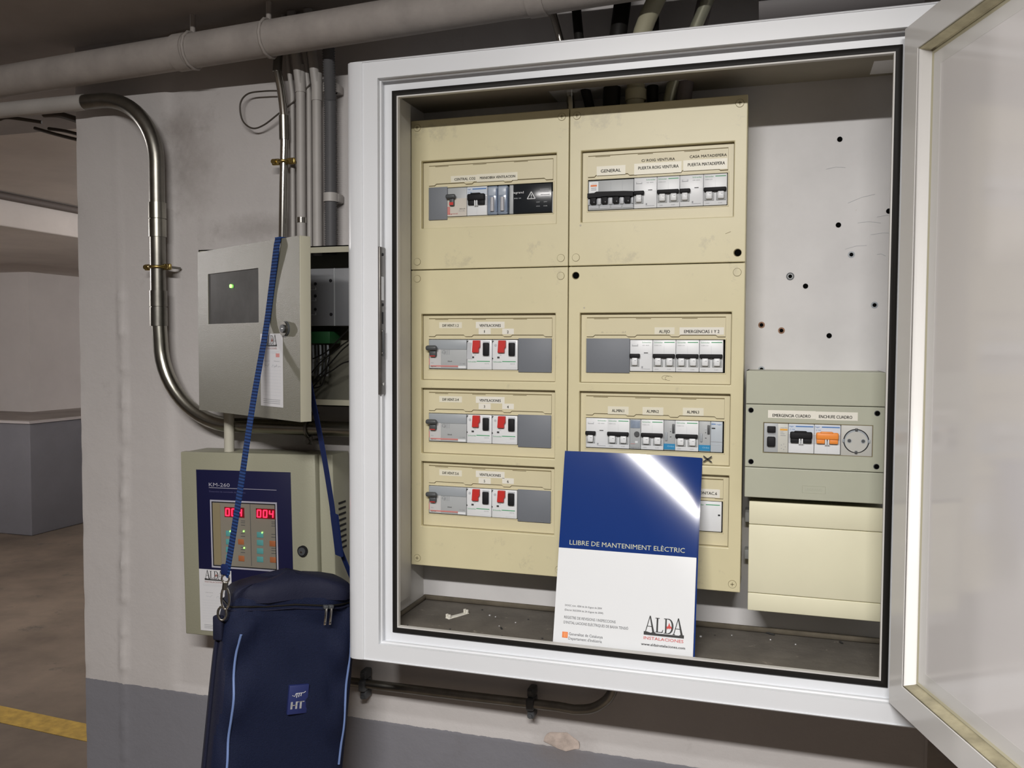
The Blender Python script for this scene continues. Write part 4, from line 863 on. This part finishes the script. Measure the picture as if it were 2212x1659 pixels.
# pages bow slightly about a vertical axis near the right side
def bow(x, z): 
    s_ = (x-.155)*.84+(z-.290)*.544+.070
    return 1.2*max(0, s_)**2
def bent(b):
    b.v = [(x, y+bow(x, z), z) for x, y, z in b.v]
def gridplate(b, x0, x1, z0, z1, y0, y1, m, nx=60, nz=50):
    vs = []; 
    for j in range(nz+1):
        for i in range(nx+1): vs.append((x0+(x1-x0)*i/nx, y0, z0+(z1-z0)*j/nz))
    b.add(vs, [(j*(nx+1)+i, j*(nx+1)+i+1, (j+1)*(nx+1)+i+1, (j+1)*(nx+1)+i) for j in range(nz) for i in range(nx)], m, True)
    n = len(vs); b.add([(x, y1, z) for x, y, z in vs], [(j*(nx+1)+i, (j+1)*(nx+1)+i, (j+1)*(nx+1)+i+1, j*(nx+1)+i+1) for j in range(nz) for i in range(nx)], m, True)
zsplit = .1505
b = MB(); gridplate(b, 0, BW, zsplit, BH, 0, .0004, BCOVER); gridplate(b, 0, BW-.0012, 0, zsplit, 0, .0004, BWHITE)
for i in range(40):
    pass
b.v = [(x, y, z) for x, y, z in b.v]; bent(b); cov = b.build('front_cover', bk, fix=False)
b = MB(); gridplate(b, .0005, BW-.0008, .0, BH-.0006, .0006, .0034, PAPER, 20, 10)
vs = []
for x_, s in ((BW-.0008, 1),):
    for j in range(11): zz_ = (BH-.0006)*j/10; vs += [(x_, .0006, zz_), (x_, .0034, zz_)]
b.add(vs, [(2*j, 2*j+1, 2*j+3, 2*j+2) for j in range(10)], PAPER); b.box(.0005, .0012, .0006, .0034, 0, BH-.0006, PAPER); bent(b); b.build('pages', bk)
b = MB(); gridplate(b, 0, BW+.0014, 0, BH, .0036, .0041, BCOVER, 20, 10); bent(b); b.build('back_cover', bk)
b = MB(); X = lambda f: BW*f
def on(px, py): return PL(px, py, chain(bk))
x0, z0_ = on(1231, 1165); x1, z1_ = on(1479, 1194)
b.text('LLIBRE DE MANTENIMENT EL\u00c8CTRIC', (x0+x1)/2, .1505+.0095, -.0005, .0072, BTITLE, wid=x1-x0)
for s, (pa, pb), hgt in (('DOGC n\u00fam. 4206 de 26 d\'agost de 2004', ((1221, 1306), (1300, 1315)), .0028), ('(Decret 363/2004 de 24 d\'agost de 2004)', ((1220, 1316), (1303, 1325)), .0028), ('REGISTRE DE REVISIONS I INSPECCIONS', ((1219, 1332), (1330, 1344)), .0040), ('D\'INSTAL\u00b7LACIONS EL\u00c8CTRIQUES DE BAIXA TENSI\u00d3', ((1218, 1342), (1357, 1359)), .0040),
                        ('Generalitat de Catalunya', ((1229, 1368), (1302, 1377)), .0042), ("Departament d'Ind\u00fastria", ((1228, 1377), (1300, 1387)), .0042)):
    a = on(*pa); c_ = on(*pb); b.text(s, (a[0]+c_[0])/2, (a[1]+c_[1])/2, -.0005, hgt, mat('soft_black_print', (.10, .10, .11), .6), wid=c_[0]-a[0])
a = on(1215, 1364); c_ = on(1226, 1378); b.box(a[0], c_[0], -.0005, 0, c_[1], a[1], ORANGEP)
for k in range(4): xx = a[0]+(c_[0]-a[0])*(.25+.17*k); b.box(xx, xx+.0005, -.0007, 0, c_[1]+.001, a[1]-.001, mat('pale_orange_print', (.9, .5, .25), .5))
bent(b); b.build('cover_text', bk); b = MB()
a = on(1390, 1366); c_ = on(1477, 1374); REDI = mat('red_print', (.62, .06, .05), .5)
alda(b, (a[0]+c_[0])/2, (a[1]+c_[1])/2+.001, -.0004, c_[0]-a[0]-.002, INK, REDI)
a = on(1385, 1390); c_ = on(1480, 1399); b.text('www.aldainstalaciones.com', (a[0]+c_[0])/2, (a[1]+c_[1])/2-.0005, -.0005, .0038, INK, wid=c_[0]-a[0], bold=.0001)
bent(b); b.build('emblem_print', bk)

# small plastic rail piece and debris on the cabinet floor
p = PZ(988, 1331, IZ0); t = thing('plastic_clip_rail', 'small white plastic clip rail lying on the cabinet floor', 'clip', (p.x, p.y, IZ0+.0002), (0, 0, math.atan2(*(reversed((PZ(1012, 1322, IZ0)-PZ(962, 1336, IZ0)).to_2d())))))
b = MB(); b.box(-.023, .023, -.0048, .0048, 0, .0016, TAPEW, .0004); b.build('base', t)
for x in (-.021, .019):
    for s in (-1, 1): b = MB(); b.box(x-.0016, x+.0026, s*.0020, s*.0046, .001, .0075, TAPEW, .0005); b.box(x-.0016, x+.0026, s*.0014, s*.0030, .0062, .0075, TAPEW, .0003); b.build('prong', t)
for px, py, l in ((1083, 1359, 'tiny black crumb on the cabinet floor left of the booklet'), (1664, 1371, 'black curled scrap on the cabinet floor right of the booklet'), (1817, 1390, 'small black crumb at the back of the cabinet floor below the cream box')):
    p = PZ(px, py, IZ0); b = MB(); random.seed(px); b.tube([(p.x+(k-1.5)*.0022*(2 if px == 1664 else .7), p.y-(k-1.5)*.0022, IZ0+.0016+.0003*(k % 2)) for k in range(4)], [.001, .0016, .0015, .0009], INK, 7); one('floor_scrap', l, 'scrap', b, 'dark scraps on the cabinet floor')

# ------------------------------------------------------------------ upper beige box with its door ajar
BX0, BX1, BZ0, BZ1, BY = -.4440, -.0855, 1.592, 1.877, -.086
ub = thing('beige_wall_box', 'beige metal wall box with its windowed door ajar, blue strap over it', 'control box', (BX0, BY, BZ0))
b = MB()
b.box(BX0, BX1, BY, -.001, BZ0, BZ0+.002, BOXG); b.box(BX0, BX1, BY, -.001, BZ1-.002, BZ1, BOXG); b.box(BX0, BX0+.002, BY, -.001, BZ0, BZ1, BOXG); b.box(BX1-.002, BX1, BY, -.001, BZ0, BZ1, BOXG)
b.box(BX0, BX1, -.004, -.001, BZ0, BZ1, BOXG)
b.sweep_rect(BX0, BX1, BZ0, BZ1, [(0, 0, BY), (-.012, -.012, BY), (-.012, -.012, BY+.002), (0, 0, BY+.002)], BOXE); b.build('housing', ub, world=True)
b = MB(); x0, x1 = P(640, 600, -.07).x-.06, P(736, 600, -.07).x+.02; zt, zb_ = P(700, 580, -.07).z, P(700, 704, -.07).z
b.box(x0, x1, -.070, -.02, zb_, zt, DEVICE, .001)
xv = P(723, 640, -.07).x; b.box(xv, xv+.001, -.0725, -.07, zb_, zt, MGREY)
for px, py in ((714, 606), (715, 679)): p = P(px, py, -.071); b.disc(p.x, p.z, .0028, -.0715, -.069, BLACK, 12)
for py in (613, 639, 668): p = P(681, py, -.071); b.disc(p.x, p.z, .0026, -.0720, -.069, BLACK, 12)
for py in (626, 650, 680): p = P(682, py, -.071); q = P(655, py, -.071); b.box(q.x, p.x, -.0712, -.07, p.z-.0003, p.z+.0003, MSHADE); b.box(p.x-.0003, p.x+.0003, -.0712, -.07, p.z, p.z+.004, MSHADE)
b.build('relay_module', ub, world=True)
b = MB(); p, q = P(662, 716, -.06), P(712, 742, -.06); b.box(p.x-.05, q.x, -.060, -.02, q.z, p.z, SEAGREEN, .001); b.build('green_terminal', ub, world=True)
b = MB(); 
for k in range(6): p = P(668+k*8, 760, -.05); b.tube([(p.x, -.05, P(700, 745, -.05).z), (p.x+.002, -.052, P(700, 775, -.05).z), (p.x-.004, -.045, P(700, 812, -.05).z)], .0022, MGREY2 if k % 2 else DARK, 8)
b.build('terminal_wires', ub, world=True)
b = MB()
for k, pl in enumerate(([(765, 728), (740, 745), (715, 765), (690, 785), (668, 812)], [(765, 735), (740, 755), (722, 775), (700, 800), (668, 832)], [(765, 778), (740, 785), (718, 800), (695, 815), (665, 850)], [(765, 700), (740, 725), (705, 760), (676, 775)], [(712, 770), (700, 820), (690, 835), (668, 840)])):
    b.tube(smooth_path([P(x, y, -.062-.003*k) for x, y in pl], 6), .0013, RUBBER, 7)
b.build('loose_wires', ub, world=True)
# door
A0 = Vector((-.444, BY-.001, BZ0-.006)); ang = -math.atan2(.166, .315); DWb, DHb = .356, .2965
dr = bpy.data.objects.new('door', None); COL.objects.link(dr); dr.parent = ub; dr.empty_display_size = .02
dMb = Matrix.Translation((A0.x, A0.y, A0.z)) @ Matrix.Rotation(ang, 4, 'Z'); l_ = chain(ub).inverted() @ dMb; dr.location = l_.to_translation(); dr.rotation_euler = l_.to_euler()
FM = chain(dr) @ Matrix.Translation((0, -.0015, 0))
def ond(px, py): return PL(px, py, FM)
(a0, c0), (a1, c1) = ond(449, 595), ond(559, 698); wz1 = (ond(449, 591)[1]+ond(559, 580)[1])/2; wz0 = (ond(450, 698)[1]+ond(559, 699)[1])/2
DHT = ond(650, 508)[1]; DHB = ond(650, 912)[1]
b = MB(); b.plate(0, DWb, DHB, DHT, -.0015, 0, [(a0, a1, wz0, wz1)], BOXG); b.box(0, .0015, 0, .016, DHB, DHT, BOXE); b.box(0, DWb, 0, .014, DHB, DHB+.0015, BOXE); b.box(0, DWb, 0, .014, DHT-.0015, DHT, BOXE); b.build('door_sheet', dr)
b = MB(); b.box(DWb, DWb+.0018, -.0015, .018, DHB, DHT, BOXE, .0006); b.build('edge_flange', dr)
b = MB(); b.box(a0-.004, a1+.004, .0004, .002, wz0-.004, wz1+.004, SMOKE); b.build('window_pane', dr)
x_, z_ = ond(498, 618); b = MB(); b.disc(x_, z_, .0032, -.0022, .0006, LEDG, 12); b.build('indicator_light', dr)
x_, z_ = ond(618, 710); b = MB(); b.disc(x_, z_, .0120, -.0045, 0, DARK, 24); b.disc(x_, z_, .0100, -.0075, 0, STEEL2, 24, .0115); b.disc(x_, z_, .0066, -.0095, 0, DARK, 20); b.box(x_-.001, x_+.0045, -.0100, -.009, z_-.0006, z_+.0008, MWHITE); b.build('lock', dr)
def sheet(parent, fr, corners, name, flag=True):
    (x0, z1), (x1, z0) = corners
    b = MB(); b.box(x0, x1, -.0004, 0, z0, z1, PAPER); w = x1-x0; h = z1-z0
    alda(b, x0+w*.46, z1-h*.15, -.0004, w*.56, INK, mat('brown_print', (.3, .12, .10), .6))
    for k in range(2): b.box(x0+w*.12, x0+w*(.85-.1*k), -.0006, 0, z1-h*(.245+.02*k), z1-h*(.241+.02*k), MSHADE)
    b.text('Operario', x0+w*.30, z1-h*.375, -.0006, h*.013, INKG, wid=w*.24); b.text('Pr\u00f3xima', x0+w*.74, z1-h*.375, -.0006, h*.013, INKG, wid=w*.24)
    random.seed(3)
    for f in (.3, .62, .8): b.tube([(x0+w*(f-.1+.035*j), -.0005, z1-h*(.44+random.uniform(-.025, .025))) for j in range(7)], .00018, MGREY2, 4)
    for k in range(9): b.box(x0+w*.08, x0+w*.92, -.0005, 0, z1-h*(.50+.043*k), z1-h*(.5025+.043*k), MSHADE)
    for k in range(3): b.box(x0+w*.12, x0+w*.88, -.0005, 0, z1-h*(.90+.025*k), z1-h*(.907+.025*k), INKG)
    if flag: b.box(x0+w*.70, x0+w*.86, -.0006, 0, z1-h*.32, z1-h*.27, PINK)
    return b.build(name, parent, label='white maintenance sticker printed ALDA')
c1_, c2_ = ond(563, 721), ond(612, 882); o_ = sheet(dr, None, ((c1_[0], c1_[1]), (c2_[0], c2_[1]+.001)), 'maintenance_sticker'); o_.location = (0, -.0016, 0)
# conduit stub between boxes
b = MB(); x = P(512, 930, -.025).x; b.cyl((x, -.05, 1.490), (x, -.05, BZ0), .0095, mat('pale_plastic_pipe', (.52, .50, .42), .4), 16); one('short_pipe', 'short pale plastic pipe joining the two beige boxes', 'pipe', b)

# ------------------------------------------------------------------ lower beige unit KM-260
KW, KH = .287, .349
km = thing('detector_unit', 'beige detector unit with navy face and red 004 displays', 'control unit', (-.4865, -.080, 1.147), (0, math.radians(-1.2), 0))
KM_ = chain(km)
def onk(px, py): return PL(px, py, KM_)
b = MB(); b.box(0, KW+.028, .016, .079, 0, KH, BOXK, .002); b.build('housing', km)
b = MB(); b.box(-.001, KW+.001, 0, .016, -.001, KH+.001, BOXK, .0022, 2); b.build('door', km)
b = MB()
for k in range(9): b.box(KW+.027, KW+.0292, .034, .060, .255-k*.0105, .2585-k*.0105, BLACK)
b.build('side_vent', km)
(fx0, fz1), (fx1, _) = onk(424, 1014), onk(628, 1019); fz0 = onk(428, 1330)[1]
b = MB(); b.box(fx0, fx1, -.0010, 0, fz0, fz1, NAVY, .0005)
a, c_ = onk(452, 1046), onk(497, 1048); b.text('KM-260', (a[0]+c_[0])/2, (a[1]+c_[1])/2, -.0013, .0068, SILVERL, wid=c_[0]-a[0])
a, c_ = onk(452, 1053), onk(598, 1058); b.box(a[0], c_[0], -.0012, -.001, a[1]-.0005, a[1]+.0004, SILVERL); a, c_ = onk(453, 1061), onk(531, 1063); b.text('Detecci\u00f3n de mon\u00f3xido de carbono', (a[0]+c_[0])/2, a[1], -.0013, .003, mat('dim_blue_print', (.09, .09, .2), .5), wid=c_[0]-a[0])
(wx0, wz1_), (wx1, wz0_) = onk(455, 1079), onk(603, 1235)
b.build('face_plate', km)
b = MB(); b.box(wx0, wx1, -.0016, -.0008, wz0_, wz1_, SCREEN); b.sweep_rect(wx0, wx1, wz0_, wz1_, [(-.003, -.003, -.0018), (-.003, -.003, -.0022), (0, 0, -.0022), (0, 0, -.0018)], SILVERL); b.sweep_rect(wx0, wx1, wz0_, wz1_, [(-.005, -.005, -.0017), (-.005, -.005, -.0019), (-.003, -.003, -.0019), (-.003, -.003, -.0017)], BLACK)
a = onk(541, 1087); c_ = onk(545, 1222); b.box(a[0]-.0004, a[0]+.0005, -.0018, -.001, c_[1], a[1], DARK)
a = onk(476, 1090); b.box(a[0]-.0003, a[0]+.0003, -.0018, -.001, c_[1], a[1], mat('tan_line', (.22, .17, .09), .5)); b.box(wx0+.004, a[0], -.00175, -.001, wz0_+.006, wz1_-.006, mat('tan_strip', (.26, .22, .13), .5))
for px in (526, 592):
    for py in (1125, 1129, 1134, 1152, 1158, 1182, 1187, 1193): a = onk(px, py+(2 if px > 560 else 0)); b.box(a[0]-.0045, a[0]+.0045, -.0018, -.001, a[1]-.0005, a[1]+.0005, DARK)
b.build('display_window', km)
def seg7(b, ch, x, z, w, h, y):
    segs = {'0': 'abcdef', '4': 'fgbc'}[ch]; t_ = .0011; sl = .06*h
    P_ = {'a': ((0, h), (w, h)), 'b': ((w, h), (w, h/2)), 'c': ((w, h/2), (w, 0)), 'd': ((0, 0), (w, 0)), 'e': ((0, 0), (0, h/2)), 'f': ((0, h/2), (0, h)), 'g': ((0, h/2), (w, h/2))}
    for s in segs: (xa, za), (xb, zb) = P_[s]; b.tube([(x+xa+za/h*sl, y, z+za), (x+xb+zb/h*sl, y, z+zb)], t_, LEDR, 6)
for k, (px0, px1, py0, py1) in enumerate(((488, 528, 1097, 1116), (556, 596, 1100, 1119))):
    a, c_ = onk(px0, py0), onk(px1, py1); b = MB(); b.box(a[0]-.002, c_[0]+.0012, -.0020, -.001, c_[1]-.002, a[1]+.002, LEDRB); w3 = (c_[0]-a[0])/3
    for j, ch in enumerate('004'): seg7(b, ch, a[0]+w3*j+.001, c_[1]+.001, w3*.55, a[1]-c_[1]-.002, -.0026)
    b.build('digit_display', km)
for px, py in ((496, 1152), (496, 1170), (496, 1187), (496, 1204), (563, 1155), (563, 1172), (563, 1190), (563, 1208)): a = onk(px, py); b = MB(); b.box(a[0]-.0068, a[0]+.0068, -.0022, -.001, a[1]-.0052, a[1]+.0052, TEAL, .0004); b.build('teal_key', km)
for px, py in ((522, 1170), (523, 1206), (590, 1174), (591, 1209)): a = onk(px, py); b = MB(); b.box(a[0]-.0065, a[0]+.0062, -.0022, -.001, a[1]-.0052, a[1]+.0052, BROWNK, .0004); b.build('orange_key', km)
for px, py in ((499, 1147), (528, 1147), (529, 1183), (568, 1150)): a = onk(px, py); b = MB(); b.disc(a[0], a[1], .0014, -.0030, -.001, LEDG, 10); b.build('green_light', km)
a = onk(655, 1190); b = MB(); b.disc(a[0], a[1], .0100, -.004, 0, BLACK, 24); b.disc(a[0], a[1], .0072, -.006, 0, DARK, 24); b.disc(a[0]-.0005, a[1]-.001, .002, -.0068, 0, CHROME, 12); b.build('lock', km)
c1_, c2_ = onk(431, 1228), onk(504, 1367); o_ = sheet(km, None, ((c1_[0], c1_[1]), (c2_[0], c2_[1])), 'maintenance_sticker', False); o_.location = (0, -.0012, 0)

# ------------------------------------------------------------------ tool bag
RZ, RY = math.radians(48), math.radians(6)
p = P(492, 1300, -.30)
bag = thing('tool_bag', 'navy nylon tool bag with light blue piping and HT patch', 'bag', tuple(p), (0, RY, RZ))
W_, D_2, H_ = .228, .092, .335
def bagring(f, grow=0.):
    # cross-section at fraction f from top (0) to bottom (1)
    k = 1-.10*max(0, 1-f*3)**2-.13*max(0, (f-.90)/.10)**2
    kd = .80+.20*min(1, f*2.0)-.25*max(0, (f-.90)/.10)**2
    w, d = W_*k, D_2*kd; n = 56; out = []
    for j in range(n):
        a = 2*math.pi*j/n; ca, sa = math.cos(a), math.sin(a); e = .36
        x = math.copysign(abs(ca)**e, ca)*w/2; y = math.copysign(abs(sa)**e, sa)*d/2
        z = -f*H_
        fold = .0060*math.sin(x*38+z*30+1.0)*math.sin(z*26+x*14)+.0050*math.sin(x*60-z*52+1)*(1-f)**1.5+.010*math.exp(-((x-.035+(z+.1)*.5)/.03)**2-((z+.09)/.06)**2)-.006*math.exp(-((x+z*.45+.03)/.016)**2)*math.exp(-((z+.14)/.08)**2)+.004*math.exp(-((z+.03+.02*math.sin(x*40))/.008)**2)
        if y < 0: y += 1.5*fold*min(1, (w/2-abs(x))/.02)
        out.append((W_/2+x, D_2/2+y, z))
    return out
b = MB(); fr = [0, .02, .05]+[.05+.88*k/34 for k in range(1, 35)]+[.95, .97, .985, .995, 1.0]; vs = []
for f in fr: vs += bagring(f)
n = 56; fs = [(i*n+j, i*n+(j+1) % n, (i+1)*n+(j+1) % n, (i+1)*n+j) for i in range(len(fr)-1) for j in range(n)]; fs += [tuple(range((len(fr)-1)*n, len(fr)*n))]
b.add(vs, fs, CLOTH, True); dk = b.mid(CLOTH2)
for q_, f_ in enumerate(b.f):
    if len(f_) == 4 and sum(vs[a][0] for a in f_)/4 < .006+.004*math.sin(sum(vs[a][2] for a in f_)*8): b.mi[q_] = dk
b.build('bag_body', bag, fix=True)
# lid
b = MB(); vs = []; hs = [(-.010, 1.015), (.0, 1.02), (.006, 1.0), (.013, .93), (.018, .80), (.021, .55), (.022, .2)]
base = bagring(0)
for dz, k in hs:
    for x, y, z in base: vs.append((W_/2+(x-W_/2)*k, D_2/2+(y-D_2/2)*k, dz+.022*max(0, math.sin((x/W_)*3.0-.3))*(.3+.7*(1-k) if k < 1 else .25)+(.010*math.sin(x*30)*(1-k))))
fs = [(i*n+j, (i+1)*n+j, (i+1)*n+(j+1) % n, i*n+(j+1) % n) for i in range(len(hs)-1) for j in range(n)]+[tuple(range((len(hs)-1)*n, len(hs)*n))]
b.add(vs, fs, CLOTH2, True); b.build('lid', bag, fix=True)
b = MB(); rg = bagring(.045); rg = [(W_/2+(x-W_/2)*1.008, D_2/2+(y-D_2/2)*1.01, -.014+.0008*math.sin(x*60)) for x, y, z in rg]; b.tube(rg, .0016, RUBBER, 6, closed=True)
rg2 = [(x, y, z-.006) for x, y, z in rg]; b.tube(rg2, .0014, CLOTH2, 6, closed=True); b.build('zip', bag)
for k in range(2): b = MB(); x = W_*.70+k*.009; b.box(x, x+.0045, -.006, -.0045, -.045, -.016, CHROME, .001); b.box(x-.002, x+.006, -.006, .002, -.018, -.012, DARK, .001); b.cyl((x+.002, -.0062, -.041), (x+.002, -.0042, -.041), .0012, BLACK, 8); b.build('zip_pull', bag)
def edge_path(side, f0, f1, off=.0008):
    out = []
    for k in range(24):
        f = f0+(f1-f0)*k/23; rg = bagring(f); j = 56*3//4+(-7 if side < 0 else 7); q = min(range(56), key=lambda q_: (rg[q_][0]-(W_/2+side*(W_/2-(.026 if side < 0 else .012))))**2*4+(rg[q_][1])**2); x, y, z = rg[q]; out.append((x, y-off, z))
    return out
for s in (-1, 1): b = MB(); b.tube(smooth_path(edge_path(s, .16, .93)[::3], 5), .0021, PIPING, 8); b.build('piping', bag)
b = MB()                                             # second seam round the gusset
g2 = [(.0005, D_2*.45, -H_*f) for f in np.linspace(.1, .92, 12)]; b.tube([(x-.0015, y, z) for x, y, z in g2], .003, CLOTH2, 8); b.build('gusset_seam', bag)
(hx, hz_) = PL(644, 1508, chain(bag)); yy = -.0020
b = MB(); b.box(hx-.0165, hx+.0165, yy, .006, hz_-.026, hz_+.022, PATCH, .001)
WP = mat('white_embroidery', (.62, .62, .62), .6); b.text('HT', hx-.001, hz_-.0105, yy-.0005, .0125, WP, wid=.021, bold=.0006)
b.tube([(hx-.011, yy-.0005, hz_+.006), (hx-.007, yy-.0005, hz_+.004), (hx-.005, yy-.0005, hz_+.009), (hx-.001, yy-.0005, hz_+.009)], .0006, WP, 5)
for k in range(3): b.tube([(hx-.003+k*.0035, yy-.0005, hz_+.009), (hx-.0035+k*.0035, yy-.0005, hz_+.002+k*.001)], .0008, WP, 5)
b.tube([(hx-.001, yy-.0005, hz_+.009), (hx+.008, yy-.0005, hz_+.009), (hx+.011, yy-.0005, hz_+.011)], .0006, WP, 5); b.build('logo_patch', bag)
# carry hardware, left
BMx = chain(bag)
Lc = BMx @ Vector((-.003, .012, .012)); Rc = BMx @ Vector((W_-.006, .03, .012))
def ringshape(c, w, h, r, m, nm):
    b = MB(); pts = [(c.x+w*math.cos(a)*.95, c.y+w*math.cos(a)*.3, c.z+h*math.sin(a)) for a in np.linspace(0, 2*math.pi, 17)[:-1]]; b.tube(pts, r, m, 8, closed=True); b.build(nm, bag, world=True)
kp = P(487, 1250, Lc.y)
ringshape(Vector((kp.x, Lc.y, kp.z)), .0060, .006, .0016, CHROME, 'swivel_ring'); kp2 = P(487, 1292, Lc.y)
b = MB(); b.cyl((kp.x, Lc.y, kp.z-.006), (kp2.x-.001, Lc.y, kp2.z+.014), .0045, STEEL2, 12); b.build('swivel', bag, world=True)
ringshape(Vector((kp2.x, Lc.y, kp2.z)), .0065, .018, .0019, CHROME, 'snap_hook'); kp3 = P(480, 1325, Lc.y); ringshape(Vector((kp3.x, Lc.y, kp3.z)), .007, .011, .002, STEEL2, 'side_ring')
kp4 = P(474, 1352, Lc.y+.01); b = MB(); b.box(kp4.x-.008, kp4.x+.009, Lc.y+.002, Lc.y+.012, kp4.z-.022, kp4.z+.018, CLOTH2, .003); b.build('side_tab', bag, world=True)
# strap
DMx = chain(dr)
def ribbon(b, pts, wv, th, m, pre=()):
    pts = list(pre)+smooth_path(pts, 8); vs = []
    for i, q in enumerate(pts):
        t_ = (pts[min(i+1, len(pts)-1)]-pts[max(i-1, 0)]).normalized(); w_ = (wv-t_*wv.dot(t_)).normalized()*wv.length; nn = t_.cross(w_).normalized()*th
        vs += [q-w_-nn, q+w_-nn, q+w_+nn, q-w_+nn]
    fs = []
    for i in range(len(pts)-1):
        for j in range(4): fs.append((4*i+j, 4*i+(j+1) % 4, 4*i+4+(j+1) % 4, 4*i+4+j))
    fs += [(3, 2, 1, 0), tuple(4*(len(pts)-1)+j for j in range(4))]
    b.add(vs, fs, m, False)
m = STRAPC; nt = m.node_tree; bs = nt.nodes['Principled BSDF']; tc = nt.nodes.new('ShaderNodeTexCoord'); wv = nt.nodes.new('ShaderNodeTexWave'); wv.bands_direction = 'Z'; wv.inputs['Scale'].default_value = 62
r_ = nt.nodes.new('ShaderNodeValToRGB'); r_.color_ramp.elements[0].color = (.004, .013, .06, 1); r_.color_ramp.elements[1].color = (.022, .065, .22, 1); nt.links.new(tc.outputs['Object'], wv.inputs['Vector']); nt.links.new(wv.outputs['Fac'], r_.inputs['Fac']); nt.links.new(r_.outputs['Color'], bs.inputs['Base Color'])
topx, topz = ond(604, 511); T0 = DMx @ Vector((topx, -.004, DHT+.0022)); T1 = DMx @ Vector((topx+.002, .018, DHT+.0018))
S0 = DMx @ Vector((topx-.001, -.006, DHT-.010))
wide = (DMx.to_3x3() @ Vector((1, 0, 0)))*.0082
b = MB(); kp_ = Vector((kp.x, Lc.y, kp.z+.005)); mid = DMx @ Vector((ond(576, 700)[0], -.008, ond(576, 700)[1]))
m1 = P(576, 700, mid.y-.002); m2 = P(545, 880, (mid.y+kp_.y)/2-.005); m3_ = P(517, 1070, kp_.y+.006)
ribbon(b, [S0, m1, m2, m3_, P(494, 1215, kp_.y), kp_], wide, .0008, STRAPC, (T0+Vector((0, 0, -.0015)),)); b.build('strap_front_length', bag, world=True)
b = MB(); a_ = T1; ribbon(b, [DMx @ Vector((topx+.003, .019, DHT-.004)), DMx @ Vector((topx+.003, .024, DHT-.02)), P(640, 690, -.205), P(669, 830, -.19), P(697, 970, -.175), P(716, 1085, -.165), P(728, 1165, -.15), Rc], (wide*.85), .0008, DSTRAP); b.build('strap_rear_length', bag, world=True)
b = MB(); u_ = DMx.to_3x3(); b.tube([DMx @ Vector((topx-.0082, y_, DHT+z_)) for y_, z_ in ((0, 0), (0, 0))], .0001, STRAPC, 3) if False else None
M4 = DMx; bb = bmesh.new(); bmesh.ops.create_cube(bb, size=1)
for v in bb.verts: v.co = Vector((topx+v.co.x*.0164, .0065+v.co.y*.024, DHT+.0014+v.co.z*.0018))
b.bm(bb, STRAPC, False, M4); b.build('strap_fold', bag, world=True)
b = MB(); q = P(722, 1110, -.165); q2 = P(733, 1200, -.150); ribbon(b, [q, (q+q2)/2, q2], wide*1.15, .002, DSTRAP); b.build('strap_doubled_end', bag, world=True)
b = MB(); kk = P(487, 1232, kp_.y); b.box(kk.x-.008, kk.x+.008, kk.y-.003, kk.y+.003, kk.z-.008, kk.z+.010, DSTRAP, .003); b.build('strap_knot', bag, world=True)
